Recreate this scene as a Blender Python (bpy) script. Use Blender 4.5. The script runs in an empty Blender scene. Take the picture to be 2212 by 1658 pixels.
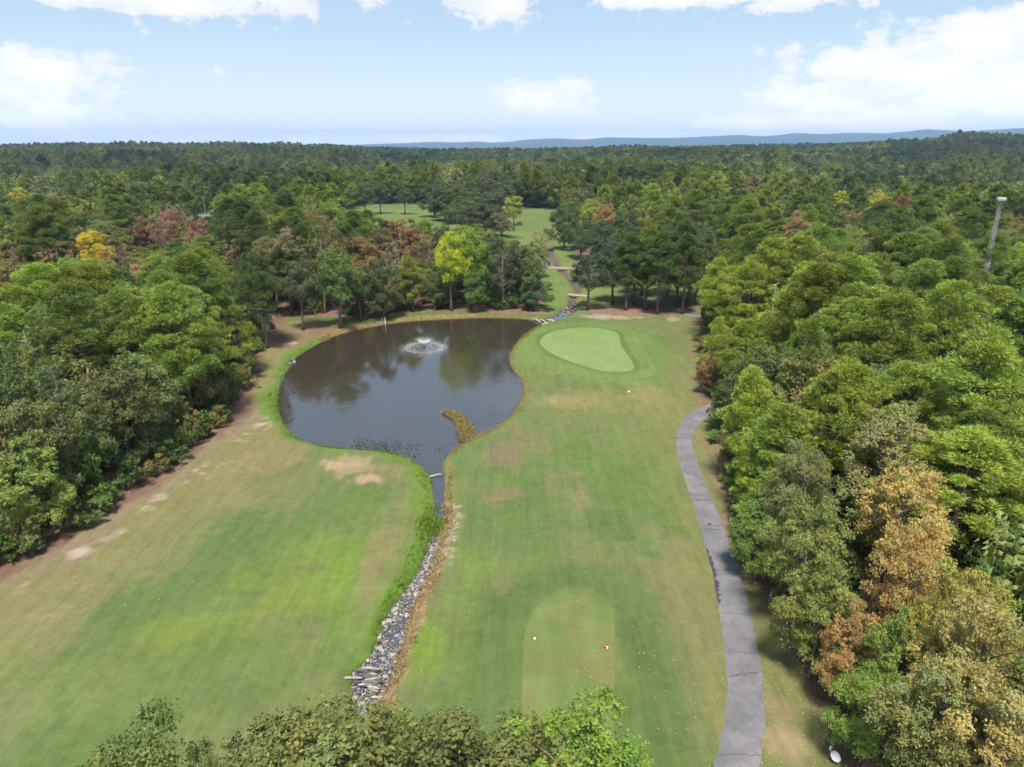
import bpy, math
import numpy as np
from math import radians, sin, cos, tan, pi

# ------------------------------------------------------------------ camera, sky, sun, exposure
SC = bpy.context.scene
COL = SC.collection
CAM_H, PITCH, FPX, CX, CY = 36.0, radians(18.55), 1533.7, 1106.0, 829.0   # measured on a 2212 px wide copy of the photograph
cam_d = bpy.data.cameras.new('camera'); cam = bpy.data.objects.new('camera', cam_d); COL.objects.link(cam)
cam.location = (0, 0, CAM_H); cam.rotation_euler = (pi/2 - PITCH, 0, 0)
cam_d.sensor_width = 36.0; cam_d.lens = 36.0*FPX/2212.0; cam_d.clip_start = 0.5; cam_d.clip_end = 40000
SC.camera = cam
SUN_EL, SUN_AZ = radians(62), radians(184)          # azimuth clockwise from +Y (the view direction): high behind the camera
SUN_STRENGTH, SKY_STRENGTH, EXPOSURE = 2.6, 0.047, 1.63
sun_d = bpy.data.lights.new('sun', 'SUN'); sun = bpy.data.objects.new('sun', sun_d); COL.objects.link(sun)
sun_d.energy = SUN_STRENGTH; sun_d.angle = radians(11); sun_d.color = (1.0, 0.95, 0.86)
sun.rotation_euler = (pi/2 - SUN_EL, 0, pi - SUN_AZ); sun.location = (-40, -60, 120)
vs = SC.view_settings
vs.view_transform = 'Standard'; vs.look = 'None'; vs.gamma = 1.0; vs.use_curve_mapping = False; vs.exposure = EXPOSURE
SC.cycles.use_denoising = True
SC.cycles.use_light_tree = False; SC.cycles.max_bounces = 5; SC.cycles.diffuse_bounces = 3; SC.cycles.glossy_bounces = 2
SC.cycles.transmission_bounces = 3; SC.cycles.transparent_max_bounces = 8; SC.cycles.volume_bounces = 0
SC.cycles.use_adaptive_sampling = True; SC.cycles.adaptive_threshold = 0.03

class NT:
    """short-hand for node trees"""
    def __init__(s, tree): s.t = tree; s.t.nodes.clear()
    def n(s, typ, ins=None, **kw):
        nd = s.t.nodes.new(typ)
        for k, v in kw.items(): setattr(nd, k, v)
        if ins:
            for k, v in ins.items():
                sk = nd.inputs[k]
                if isinstance(v, bpy.types.NodeSocket): s.t.links.new(v, sk)
                else: sk.default_value = v
        return nd
    def m(s, op, a, b=0.0, c=None, clamp=False):
        nd = s.t.nodes.new('ShaderNodeMath'); nd.operation = op; nd.use_clamp = clamp
        for i, v in enumerate((a, b) if c is None else (a, b, c)):
            if isinstance(v, bpy.types.NodeSocket): s.t.links.new(v, nd.inputs[i])
            else: nd.inputs[i].default_value = v
        return nd.outputs[0]
    def mix(s, f, a, b, mode='MIX'):
        nd = s.t.nodes.new('ShaderNodeMix'); nd.data_type = 'RGBA'; nd.blend_type = mode
        for i, v in ((0, f), (6, a), (7, b)):
            if isinstance(v, bpy.types.NodeSocket): s.t.links.new(v, nd.inputs[i])
            elif i: nd.inputs[i].default_value = (*v, 1.0) if len(v) == 3 else v
            else: nd.inputs[i].default_value = v
        return nd.outputs[2]
    def ramp(s, f, stops, interp='LINEAR'):
        nd = s.t.nodes.new('ShaderNodeValToRGB'); nd.color_ramp.interpolation = interp; e = nd.color_ramp.elements
        while len(e) < len(stops): e.new(0.5)
        for i, (p, c) in enumerate(stops):
            e[i].position = p; e[i].color = (c, c, c, 1) if isinstance(c, (int, float)) else (*c, 1)
        s.t.links.new(f, nd.inputs[0]); return nd.outputs[0]
    def noise(s, vec, scale, detail=3.0, rough=0.55, dist=0.0):
        nd = s.n('ShaderNodeTexNoise', {'Scale': scale, 'Detail': detail, 'Roughness': rough, 'Distortion': dist})
        if vec is not None: s.t.links.new(vec, nd.inputs['Vector'])
        return nd.outputs['Fac']
    def smooth(s, x, lo, hi):
        nd = s.n('ShaderNodeMapRange', {1: lo, 2: hi, 3: 0.0, 4: 1.0}, interpolation_type='SMOOTHSTEP'); s.t.links.new(x, nd.inputs[0]); return nd.outputs[0]

def px_dir(u, v):
    x, y = (u-CX)/FPX, (CY-v)/FPX; c, s = cos(PITCH), sin(PITCH)
    return np.array([x, c + y*s, -s + y*c])
def px_ground(u, v, z=0.0):
    d = px_dir(u, v); t = (z-CAM_H)/d[2]; return np.array([d[0]*t, d[1]*t])
def px_scale(v, z=0.0):                       # metres along the view axis for a pixel row
    d = px_dir(CX, v); return (z-CAM_H)/d[2]
def top_height(X, Y, v):                      # height of a vertical thing at (X, Y) whose top shows in pixel row v
    k = (CY-v)/FPX; c, s = cos(PITCH), sin(PITCH); return CAM_H + Y*(k*c-s)/(c+k*s)

world = bpy.data.worlds.new('World'); SC.world = world; world.use_nodes = True
w = NT(world.node_tree)
sky = w.n('ShaderNodeTexSky', sky_type='NISHITA', sun_disc=False, sun_elevation=SUN_EL, sun_rotation=SUN_AZ, altitude=150.0, air_density=1.0, dust_density=0.6, ozone_density=2.0)
tc = w.n('ShaderNodeTexCoord'); sep = w.n('ShaderNodeSeparateXYZ', {0: tc.outputs['Generated']})
az = w.m('ARCTAN2', sep.outputs[0], sep.outputs[1]); el = w.m('ARCSINE', sep.outputs[2])
# cumulus masses: (pixel u, v, half width, half height) turned into azimuth / elevation
CL = [(1990, 150, 230, 62), (2130, 105, 150, 50), (1800, 215, 130, 45), (2120, 230, 160, 60), (1900, 262, 260, 40), (1620, 272, 130, 22), (2230, 180, 120, 90), (2500, 150, 260, 90), (3000, 200, 200, 60),
      (80, 168, 125, 42), (10, 190, 120, 50), (60, 262, 130, 45), (-150, 220, 200, 70), (160, 292, 140, 22), (420, 300, 140, 12), (640, 303, 140, 9), (-600, 200, 220, 50),
      (1180, 212, 108, 28), (1235, 196, 52, 24), (1075, 12, 62, 32), (1060, -20, 90, 40), (330, 2, 230, 22), (450, -30, 250, 45), (308, 62, 26, 22), (1560, -4, 220, 12), (1700, 6, 90, 16), (1650, -60, 220, 50), (472, 148, 20, 14), (486, 192, 12, 9), (1350, 296, 220, 14), (1000, 302, 200, 9)]
mask = None
for (u, v, ru, rv) in CL:
    d = px_dir(u, v); d = d/np.linalg.norm(d); a0, e0 = math.atan2(d[0], d[1]), math.asin(d[2])
    ra, re = ru*1.18/1640.0, rv*1.28/1560.0
    q = w.m('ADD', w.m('POWER', w.m('ABSOLUTE', w.m('DIVIDE', w.m('SUBTRACT', az, a0), ra)), 2.0), w.m('POWER', w.m('ABSOLUTE', w.m('DIVIDE', w.m('SUBTRACT', el, e0), re)), 2.0))
    g = w.m('MULTIPLY', w.m('EXPONENT', w.m('MULTIPLY', q, -0.75)), 0.52 if ru < 40 else 0.86)
    mask = g if mask is None else w.m('MAXIMUM', mask, g)
# scattered cumulus over the rest of the dome, on a flat cloud layer
zc = w.m('MAXIMUM', sep.outputs[2], 0.06)
lay = w.n('ShaderNodeCombineXYZ', {0: w.m('DIVIDE', sep.outputs[0], zc), 1: w.m('DIVIDE', sep.outputs[1], zc), 2: 0.0})
scat = w.smooth(w.noise(lay.outputs[0], 0.55, 4.0, 0.5), 0.50, 0.66)
scat = w.m('MULTIPLY', scat, w.smooth(el, 0.24, 0.42))
pv = w.n('ShaderNodeCombineXYZ', {0: w.m('MULTIPLY', az, 1.0), 1: w.m('MULTIPLY', el, 1.7), 2: 0.0})
n1 = w.noise(pv.outputs[0], 11.0, 8.0, 0.60, 0.3); n2 = w.noise(pv.outputs[0], 34.0, 6.0, 0.62, 0.2)
n4 = w.noise(pv.outputs[0], 95.0, 6.0, 0.6, 0.3)
dens = w.m('ADD', w.m('ADD', mask, w.m('MULTIPLY', w.m('SUBTRACT', n4, 0.5), 0.42)), w.m('ADD', w.m('MULTIPLY', w.m('SUBTRACT', n1, 0.5), 1.35), w.m('MULTIPLY', w.m('SUBTRACT', n2, 0.5), 1.0)))
cov = w.m('MAXIMUM', w.smooth(dens, 0.36, 0.60), scat)
n3 = w.m('ADD', w.m('MULTIPLY', w.noise(pv.outputs[0], 16.0, 6.0, 0.6, 0.4), 0.7), w.m('MULTIPLY', w.smooth(dens, 0.4, 1.3), 0.28))
ccol = w.mix(w.smooth(n3, 0.34, 0.58), (0.30, 0.302, 0.312), (0.358, 0.35, 0.35))
skyc = w.mix(1.0, sky.outputs[0], (SKY_STRENGTH,)*3, 'MULTIPLY')
hz = w.m('EXPONENT', w.m('MULTIPLY', w.m('MAXIMUM', el, 0.0), -14.0))       # the pale humid air low on the horizon
skyc = w.mix(0.55, skyc, (0.150, 0.222, 0.292))      # thin high veil of humidity
skyc = w.mix(w.m('MULTIPLY', hz, 0.85), skyc, (0.455, 0.455, 0.428))
gl = w.m('ADD', w.m('MULTIPLY', hz, 0.45), 1.0); ccol = w.mix(1.0, ccol, w.n('ShaderNodeCombineColor', {0: gl, 1: gl, 2: w.m('ADD', w.m('MULTIPLY', hz, 0.34), 1.0)}).outputs[0], 'MULTIPLY')
out = w.mix(w.m('MULTIPLY', cov, 0.92), skyc, ccol)
bg = w.n('ShaderNodeBackground', {'Color': out, 'Strength': 1.0}); wo = w.n('ShaderNodeOutputWorld', {0: bg.outputs[0]})

# ------------------------------------------------------------------ helpers
def rot_rand(rng, n): 
    v = rng.normal(size=(n, 3)); return v/np.linalg.norm(v, axis=1)[:, None]
def unit(v): return v/np.maximum(np.linalg.norm(v, axis=-1, keepdims=True), 1e-9)
def lattice(ix, iy, seed):
    h = (ix.astype(np.int64)*374761393 + iy.astype(np.int64)*668265263 + seed*974711) & 0x7fffffff
    h = ((h ^ (h >> 13))*1274126177) & 0x7fffffff
    return ((h ^ (h >> 16)) & 0xffff)/65535.0
def vnoise(x, y, seed=0):
    x = np.asarray(x, float); y = np.asarray(y, float); ix, iy = np.floor(x).astype(int), np.floor(y).astype(int); fx, fy = x-ix, y-iy
    fx, fy = fx*fx*(3-2*fx), fy*fy*(3-2*fy)
    a, b, c, d = lattice(ix, iy, seed), lattice(ix+1, iy, seed), lattice(ix, iy+1, seed), lattice(ix+1, iy+1, seed)
    return (a*(1-fx)+b*fx)*(1-fy) + (c*(1-fx)+d*fx)*fy
def fbm(x, y, seed=0, oct=4):
    s = 0.0; amp = 0.5; tot = 0
    for k in range(oct): s = s + amp*vnoise(np.asarray(x)*2**k + 17.3*k, np.asarray(y)*2**k - 9.1*k, seed+k); tot += amp; amp *= 0.5
    return s/tot
def sstep(a, b, x): t = np.clip((x-a)/(b-a), 0, 1); return t*t*(3-2*t)
def seg_dist(x, y, P, closed=False):
    """distance to a polyline, and the parameter (segment index + fraction) of the nearest point"""
    P = np.asarray(P, float); best = np.full(x.shape, 1e9); par = np.zeros(x.shape)
    n = len(P) if closed else len(P)-1
    for i in range(n):
        a, b = P[i], P[(i+1) % len(P)]; d = b-a; L2 = max(d@d, 1e-12)
        t = np.clip(((x-a[0])*d[0]+(y-a[1])*d[1])/L2, 0, 1); dd = np.hypot(x-a[0]-t*d[0], y-a[1]-t*d[1])
        m = dd < best; best = np.where(m, dd, best); par = np.where(m, i+t, par)
    return best, par
def inside(x, y, P):
    P = np.asarray(P, float); r = np.zeros(np.shape(x), bool); n = len(P)
    for i in range(n):
        (x0, y0), (x1, y1) = P[i], P[(i+1) % n]
        if y0 == y1: continue
        r ^= ((y0 > y) != (y1 > y)) & (x < (x1-x0)*(y-y0)/(y1-y0)+x0)
    return r
def sdf(x, y, P): d, _ = seg_dist(x, y, P, True); return np.where(inside(x, y, P), -d, d)
def catmull(P, per=6, closed=False):
    P = np.asarray(P, float); n = len(P); o = []
    for i in range(n if closed else n-1):
        p0, p1, p2, p3 = (P[(i+k-1) % n] for k in range(4)) if closed else (P[min(max(i+k-1, 0), n-1)] for k in range(4))
        for t in np.arange(per)/per: o.append(0.5*((2*p1)+(p2-p0)*t+(2*p0-5*p1+4*p2-p3)*t*t+(3*p1-p0-3*p2+p3)*t**3))
    if not closed: o.append(P[-1])
    return np.array(o)

def raw_mesh(name, V, faces, mat=None, attrs=None, smooth=False):
    """faces: list of (n,k) int arrays"""
    me = bpy.data.meshes.new(name); V = np.asarray(V, np.float32); me.vertices.add(len(V)); me.vertices.foreach_set('co', V.ravel())
    faces = [np.asarray(f, np.int32) for f in faces if len(f)]
    lv = np.concatenate([f.ravel() for f in faces]); cnt = np.concatenate([np.full(len(f), f.shape[1], np.int32) for f in faces])
    me.loops.add(len(lv)); me.loops.foreach_set('vertex_index', lv)
    me.polygons.add(len(cnt)); st = np.concatenate([[0], np.cumsum(cnt)[:-1]]).astype(np.int32); me.polygons.foreach_set('loop_start', st)
    me.polygons.foreach_set('use_smooth', np.full(len(cnt), smooth))
    me.update(calc_edges=True)
    if attrs:
        for k, a in attrs.items():
            at = me.attributes.new(k, 'FLOAT_COLOR', 'POINT'); a = np.asarray(a, np.float32)
            if a.ndim == 1: a = np.stack([a, a, a], 1)
            at.data.foreach_set('color', np.concatenate([a, np.ones((len(a), 1), np.float32)], 1).ravel())
    if mat: me.materials.append(mat)
    return me
class MB:
    def __init__(s): s.V = []; s.Q = []; s.T = []; s.A = []; s.n = 0
    def add(s, V, Q=(), T=(), tint=None):
        V = np.asarray(V, float)
        if len(Q): s.Q.append(np.asarray(Q)+s.n)
        if len(T): s.T.append(np.asarray(T)+s.n)
        s.V.append(V); s.A.append(np.ones((len(V), 3)) if tint is None else np.broadcast_to(tint, (len(V), 3)) if np.ndim(tint) < 2 else tint); s.n += len(V); return s
    def box(s, c, d, rz=0.0, tint=None):
        x, y, z = np.array(d)/2; V = np.array([(sx*x, sy*y, sz*z) for sz in (-1, 1) for sy in (-1, 1) for sx in (-1, 1)])
        R = np.array([[cos(rz), -sin(rz), 0], [sin(rz), cos(rz), 0], [0, 0, 1]]); V = V@R.T + np.array(c)
        return s.add(V, [(0, 2, 3, 1), (4, 5, 7, 6), (0, 1, 5, 4), (2, 6, 7, 3), (0, 4, 6, 2), (1, 3, 7, 5)], tint=tint)
    def tube(s, P, R, k=6, tint=None, cap=True):
        P = np.asarray(P, float); R = np.broadcast_to(R, (len(P),)); T = unit(np.gradient(P, axis=0)); ref = np.array([0, 0, 1.0]) if abs(T[0][2]) < 0.9 else np.array([1.0, 0, 0])
        A = unit(np.cross(T, ref)); B = np.cross(T, A); a = np.arange(k)*2*pi/k
        V = (P[:, None]+R[:, None, None]*(np.cos(a)[None, :, None]*A[:, None]+np.sin(a)[None, :, None]*B[:, None])).reshape(-1, 3)
        Q = [(i*k+j, i*k+(j+1) % k, (i+1)*k+(j+1) % k, (i+1)*k+j) for i in range(len(P)-1) for j in range(k)]
        T3 = [((len(P)-1)*k, (len(P)-1)*k+j, (len(P)-1)*k+j+1) for j in range(1, k-1)]+[(0, j+1, j) for j in range(1, k-1)] if cap else []
        return s.add(V, Q, T3, tint)
    def lathe(s, prof, k=16, c=(0, 0, 0), tint=None):
        a = np.arange(k)*2*pi/k; V = np.array([(r*cos(t)+c[0], r*sin(t)+c[1], z+c[2]) for r, z in prof for t in a])
        return s.add(V, [(i*k+j, i*k+(j+1) % k, (i+1)*k+(j+1) % k, (i+1)*k+j) for i in range(len(prof)-1) for j in range(k)], tint=tint)
    def mesh(s, name, mat, smooth=False, attr='tint'):
        f = []
        if s.Q: f.append(np.concatenate(s.Q))
        if s.T: f.append(np.concatenate(s.T))
        return raw_mesh(name, np.concatenate(s.V), f, mat, {attr: np.concatenate(s.A)}, smooth)
def link(name, data, parent=None, label=None, cat=None, group=None, kind=None, loc=None, rz=None, scale=None, color=None):
    o = bpy.data.objects.new(name, data); COL.objects.link(o); o.parent = parent
    if label: o['label'] = label
    if cat: o['category'] = cat
    if group: o['group'] = group
    if kind: o['kind'] = kind
    if loc is not None: o.location = loc
    if rz is not None: o.rotation_euler = (0, 0, rz)
    if scale is not None: o.scale = scale
    if color is not None: o.color = (*color, 1.0)
    return o

# ------------------------------------------------------------------ materials
def material(name):
    m = bpy.data.materials.new(name); m.use_nodes = True; return m, NT(m.node_tree)
def finish(t, sh, disp=None):
    t.n('ShaderNodeOutputMaterial', {'Surface': sh})
def leaf_material(name, instanced=False, rough=0.5, spec=0.35, trans=0.38, gain=1.88):
    m, t = material(name)
    if instanced: base = t.n('ShaderNodeAttribute', attribute_name='tcol', attribute_type='INSTANCER').outputs['Color']
    else: base = t.n('ShaderNodeObjectInfo').outputs['Color']
    col = t.mix(1.0, base, t.n('ShaderNodeAttribute', attribute_name='tint').outputs['Color'], 'MULTIPLY')
    if gain != 1.0: col = t.mix(1.0, col, (gain*1.05, gain*.98, gain*.82), 'MULTIPLY')
    p = t.n('ShaderNodeBsdfPrincipled', {'Base Color': col, 'Roughness': rough, 'Specular IOR Level': spec})
    tr = t.n('ShaderNodeBsdfTranslucent', {'Color': t.mix(1.0, col, (1.25, 1.2, 0.55), 'MULTIPLY')})
    finish(t, t.n('ShaderNodeMixShader', {0: trans, 1: p.outputs[0], 2: tr.outputs[0]}).outputs[0]); return m
def solid(name, c, rough=0.8, noise_scale=6.0, amt=0.35, spec=0.3, metal=0.0, bump=0.0, attr=True):
    m, t = material(name); tco = t.n('ShaderNodeTexCoord').outputs['Object']
    f = t.noise(tco, noise_scale, 5.0, 0.6)
    col = t.mix(t.ramp(f, [(0.3, 0.0), (0.7, 1.0)]), tuple(x*(1-amt) for x in c), tuple(min(1, x*(1+amt)) for x in c))
    if attr: col = t.mix(1.0, col, t.n('ShaderNodeAttribute', attribute_name='tint').outputs['Color'], 'MULTIPLY')
    ins = {'Base Color': col, 'Roughness': rough, 'Specular IOR Level': spec, 'Metallic': metal}
    if bump: ins['Normal'] = t.n('ShaderNodeBump', {'Strength': bump, 'Distance': 0.05, 'Height': t.noise(tco, noise_scale*3, 4.0)}).outputs[0]
    finish(t, t.n('ShaderNodeBsdfPrincipled', ins).outputs[0]); return m
M_LEAF = leaf_material('broadleaf_foliage', rough=0.5, spec=0.28)
M_NEEDLE = leaf_material('pine_needles', rough=0.6, spec=0.25, trans=0.34)
M_FAR = leaf_material('distant_foliage', True, rough=0.7, spec=0.12, gain=1.85)
M_BARK = solid('oak_bark', (0.13, 0.11, 0.095), 0.9, 5.0, 0.4, 0.2)
M_PBARK = solid('pine_bark', (0.15, 0.105, 0.08), 0.9, 5.0, 0.4, 0.2)
M_DEAD = solid('bleached_wood', (0.42, 0.38, 0.34), 0.85, 4.0, 0.25, 0.2)
M_BLADE = leaf_material('grass_blades', rough=0.6, spec=0.2, gain=0.9)

# ------------------------------------------------------------------ the lie of the land
def pxs(L, z=0.0): return np.array([px_ground(u, v, z) for u, v in L])
ZW = -0.45
POND = catmull(pxs([(1176, 699), (1150, 692), (1110, 688), (1060, 687), (1010, 688), (960, 690), (900, 693), (840, 700), (780, 711), (735, 723), (700, 737), (665, 756), (641, 772), (626, 781), (626, 792), (614, 812), (603, 840), (598, 868), (603, 893), (613, 917), (626, 934), (645, 948), (672, 958), (708, 967), (760, 971), (809, 975), (850, 980), (880, 990), (908, 1007), (926, 1027), (935, 1061), (940, 1095), (945, 1120), (958, 1120), (959, 1095), (960, 1061), (961, 1028), (956, 1003), (973, 979), (1006, 956), (1056, 931), (1079, 917), (1106, 895), (1126, 864), (1131, 842), (1124, 818), (1109, 800), (1101, 781), (1103, 762), (1116, 742), (1136, 722), (1158, 708)], ZW), 4, True)
CREEK_C = pxs([(951, 1110), (948, 1130), (943, 1155), (937, 1178), (919, 1233), (900, 1268), (880, 1298), (858, 1340), (846, 1378), (829, 1424), (806, 1462), (796, 1500), (790, 1540), (780, 1600), (765, 1680), (740, 1800)], -0.6)
CREEK_W = np.array([0.45, 0.42, 0.42, 0.45, 0.52, 0.6, 0.72, 0.95, 0.98, 0.98, 1.5, 1.0, 0.75, 0.8, 0.8, 0.8])
INLET_C = pxs([(1172, 700), (1197, 691), (1215, 684), (1229, 672), (1238, 660), (1236, 646), (1247, 632), (1246, 622), (1230, 600), (1212, 585), (1202, 572), (1192, 550), (1186, 532), (1183, 522)], -0.5)
INLET_W = np.array([0.9, 1.1, 1.3, 1.3, 1.1, 0.6, 0.6, 0.75, 0.85, 0.8, 0.8, 0.8, 0.8, 0.5])
SPIT = pxs([(1012, 953), (1022, 944), (1021, 930), (1010, 912), (998, 900), (980, 893), (962, 890), (955, 893), (968, 899), (984, 908), (989, 922), (990, 940), (996, 953)], ZW)
GREEN = catmull(pxs([(1167, 745), (1174, 731), (1197, 720), (1237, 713), (1277, 712), (1310, 716), (1334, 725), (1338, 738), (1342, 755), (1354, 771), (1367, 790), (1368, 801), (1354, 807), (1320, 808), (1287, 804), (1244, 792), (1204, 776), (1177, 760)]), 5, True)
TEE = catmull(pxs([(1131, 1434), (1133, 1389), (1146, 1344), (1171, 1309), (1206, 1287), (1241, 1278), (1276, 1283), (1306, 1296), (1322, 1318), (1327, 1350), (1328, 1424), (1327, 1500), (1325, 1580), (1322, 1640), (1225, 1652), (1130, 1640), (1127, 1560), (1128, 1500)]), 5, True)
# skyline heights read off the photograph, as (u, v) at three distances
R1 = np.array([(-900, 317), (-200, 318), (0, 318), (150, 315), (300, 313), (400, 316), (560, 317), (700, 320), (850, 324), (960, 330), (1100, 330), (1300, 325), (1450, 322), (1600, 318), (1800, 314), (1950, 309), (2030, 308), (2060, 300), (2110, 299), (2160, 303), (2300, 302), (2600, 300), (3200, 305)], float)
R2 = np.array([(-900, 320), (600, 320), (720, 320), (800, 321), (950, 320), (1010, 323), (1080, 325), (1150, 322), (1250, 320), (1450, 318), (1700, 317), (2300, 314), (3200, 316)], float)
R3 = np.array([(-900, 318), (0, 317.5), (150, 317.5), (400, 318), (640, 317), (737, 314), (840, 311), (900, 309), (937, 307), (990, 308.5), (1030, 306), (1060, 309), (1110, 306.5), (1130, 303), (1200, 300), (1260, 303), (1310, 298), (1360, 299), (1420, 300), (1475, 299), (1592, 294), (1658, 298), (1715, 290.5), (1758, 294), (1842, 291), (1882, 294.5), (1960, 289), (2008, 285), (2042, 289), (2108, 290), (2208, 284.5), (2400, 290), (3200, 296)], float)
HOR = 829 - FPX*tan(PITCH)
def ridge(tab, u, r): return CAM_H + (HOR - np.interp(u, tab[:, 0], tab[:, 1]))/1618.0*r
def land(x, y):
    """ground height without pond and creek"""
    x = np.asarray(x, float); y = np.asarray(y, float); r = np.hypot(x, y); u = 1106 + 1618*x/np.maximum(y, 0.25*r+1)
    near = 0.5*(fbm(x/22, y/22, 3, 3)-0.5) + 0.16*(fbm(x/6, y/6, 5, 2)-0.5)
    gc = GREEN.mean(0); near = near + 0.7*np.exp(-((x-gc[0])/13)**2-((y-gc[1])/17)**2) + 0.35*np.exp(-((x-gc[0]-14)/4)**2-((y-gc[1]-2)/9)**2)
    tc_ = TEE.mean(0); near = near + 0.55*sstep(9.5, 4.5, np.hypot((x-tc_[0])*1.35, (y-tc_[1])*0.75))
    roll = sstep(230, 900, r)*(fbm(x/300+5, y/300, 11, 3)-0.5)*30
    z1 = ridge(R1, u, 1900.0)-18.0
    z = near*sstep(420, 200, r) + roll*sstep(2600, 1500, r) + z1*sstep(450, 1900, r)*sstep(4000, 2100, r)
    z = z - 12*sstep(2300, 4200, r)
    z2 = ridge(R2, u, 6000.0) + 10*(fbm(x/500, y/500, 21, 3)-0.5)
    z3 = ridge(R3, u, 12000.0)
    z = np.where(r > 3800, np.maximum(z, z2*np.exp(-((r-6000)/1100.0)**2)-12*(1-np.exp(-((r-6000)/1100.0)**2))), z)
    b3 = sstep(8000, 12000, r); z = np.where(r > 7000, np.maximum(z, (z3+25*(fbm(x/900, y/900, 31, 4)-0.5)*sstep(12000, 9000, r))*b3-12*(1-b3)), z)
    return z
CREEK_S = catmull(CREEK_C, 4); CREEK_SW = np.interp(np.arange(len(CREEK_S))/4, np.arange(len(CREEK_W)), CREEK_W)
INLET_S = catmull(INLET_C, 4); INLET_SW = np.interp(np.arange(len(INLET_S))/4, np.arange(len(INLET_W)), INLET_W)
def creek_sd(x, y):
    d, p = seg_dist(x, y, CREEK_S); return d-np.interp(p, np.arange(len(CREEK_SW)), CREEK_SW)
def inlet_sd(x, y):
    d, p = seg_dist(x, y, INLET_S); return d-np.interp(p, np.arange(len(INLET_SW)), INLET_SW)
def water_sds(x, y):
    far = np.full(np.shape(x), 1e3); a, b, c, s = far.copy(), far.copy(), far.copy(), far.copy()
    m = (np.abs(x) < 75) & (y > 15) & (y < 175); a[m] = sdf(x[m], y[m], POND)
    m2 = (np.abs(x) < 60) & (y > 15) & (y < 90); b[m2] = creek_sd(x[m2], y[m2])
    m3 = (np.abs(x) < 70) & (y > 135) & (y < 420); c[m3] = inlet_sd(x[m3], y[m3])
    m4 = (np.abs(x+7) < 25) & (y > 70) & (y < 120); s[m4] = sdf(x[m4], y[m4], SPIT)
    return a, b, c, s
def ground(x, y, parts=None):
    x = np.atleast_1d(np.asarray(x, float)); y = np.atleast_1d(np.asarray(y, float)); z = land(x, y)
    a, b, c, s = parts or water_sds(x, y)
    k = sstep(0, 2.2, a); z = np.where(a < 2.2, (ZW+np.clip(a, -3, 3)*0.35)*(1-k)+z*k, z)
    for q, dep in ((b, 0.75), (c, 0.75)):
        k = sstep(-0.25, 1.1, q); z = np.where(q < 1.1, np.minimum(z, (-dep)*(1-k)+z*k), z)
    z = np.where(s < 0.4, np.maximum(z, ZW+0.35*np.clip(-s, -0.5, 0.8)), z)
    return z
def gz(x, y): return float(ground(x, y)[0])

# edges of the two woods, the clearing beyond the pond
EDGE_L = pxs([(-520, 1560), (-200, 1345), (0, 1245), (90, 1190), (200, 1120), (262, 1085), (330, 1045), (400, 987), (450, 950), (490, 920), (520, 870), (536, 830), (545, 790), (553, 750), (560, 728)])
EDGE_R = pxs([(2080, 1950), (1960, 1760), (1890, 1650), (1820, 1545), (1775, 1440), (1735, 1370), (1700, 1310), (1645, 1230), (1597, 1130), (1580, 1050), (1563, 960), (1556, 900), (1535, 860), (1521, 800), (1520, 745), (1522, 705)])
CLEAR = np.array([(-31, 150), (-26, 157), (-14, 160), (4, 160), (8, 170), (8, 206), (-8, 212), (-30, 214), (-50, 226), (-64, 280), (-82, 350), (-100, 405), (-96, 462), (-70, 480), (-40, 470), (-20, 440), (-14, 418), (6, 436), (26, 430), (30, 410), (25, 330), (26, 300), (22, 262), (24, 245), (56, 240), (64, 215), (58, 178), (44, 166), (44, 145), (0, 120)], float)
def in_wood(x, y):
    xl = np.interp(y, EDGE_L[:, 1], EDGE_L[:, 0]); xr = np.interp(y, EDGE_R[:, 1], EDGE_R[:, 0])
    lo = y < 153
    return np.where(lo, (x < xl) | (x > xr), ~inside(x, y, CLEAR))
LOOP = [tuple(p) for p in EDGE_L]

# ------------------------------------------------------------------ terrain sheet
def axis(lo, hi, fine0, fine1, step, grow=1.09, mx=400.0):
    a = list(np.arange(fine0, fine1+step, step)); s = step
    while a[-1] < hi: s = min(s*grow, mx); a.append(a[-1]+s)
    s = step; b = []
    p = fine0
    while p > lo: s = min(s*grow, mx); p -= s; b.append(p)
    return np.array(b[::-1]+a)
xs = axis(-15000, 15000, -48, 34, 0.34); ys = axis(-60, 15500, 31, 152, 0.36, 1.03, 300)
GX, GY = np.meshgrid(xs, ys); shp = GX.shape; gx, gy = GX.ravel(), GY.ravel()
SDS = water_sds(gx, gy); gzv = ground(gx, gy, SDS)

# colours of the turf, soil and litter (albedo); patches are measured on the photograph and laid out on the ground plane
def C(r, g, b): return np.array([r, g, b])
TURF, LUSH, DRY, TAN, SOIL, SAND, STRAW, WOODF, DARKT = C(.132, .180, .060), C(.135, .25, .03), C(.19, .175, .075), C(.30, .24, .13), C(.30, .19, .13), C(.44, .34, .27), C(.235, .145, .10), C(.15, .095, .07), C(.085, .135, .045)
col = np.tile(TURF, (len(gx), 1))
nz1 = fbm(gx/9, gy/14, 41, 4); nz2 = fbm(gx/2.2, gy/3.4, 43, 4); nz3 = fbm(gx/30, gy/40, 45, 3); nz4 = fbm(gx/0.9, gy/1.2, 47, 3)
def blend(c, f): 
    global col
    f = np.clip(f, 0, 1)[:, None]; col = col*(1-f)+np.asarray(c)*f
blend(C(.165, .19, .066), sstep(.42, .66, nz1)*.65); blend(DRY, sstep(.5, .7, nz2)*sstep(.42, .6, nz3)*.4); blend(C(.10, .17, .045), sstep(.56, .36, nz1)*.5)
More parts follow.
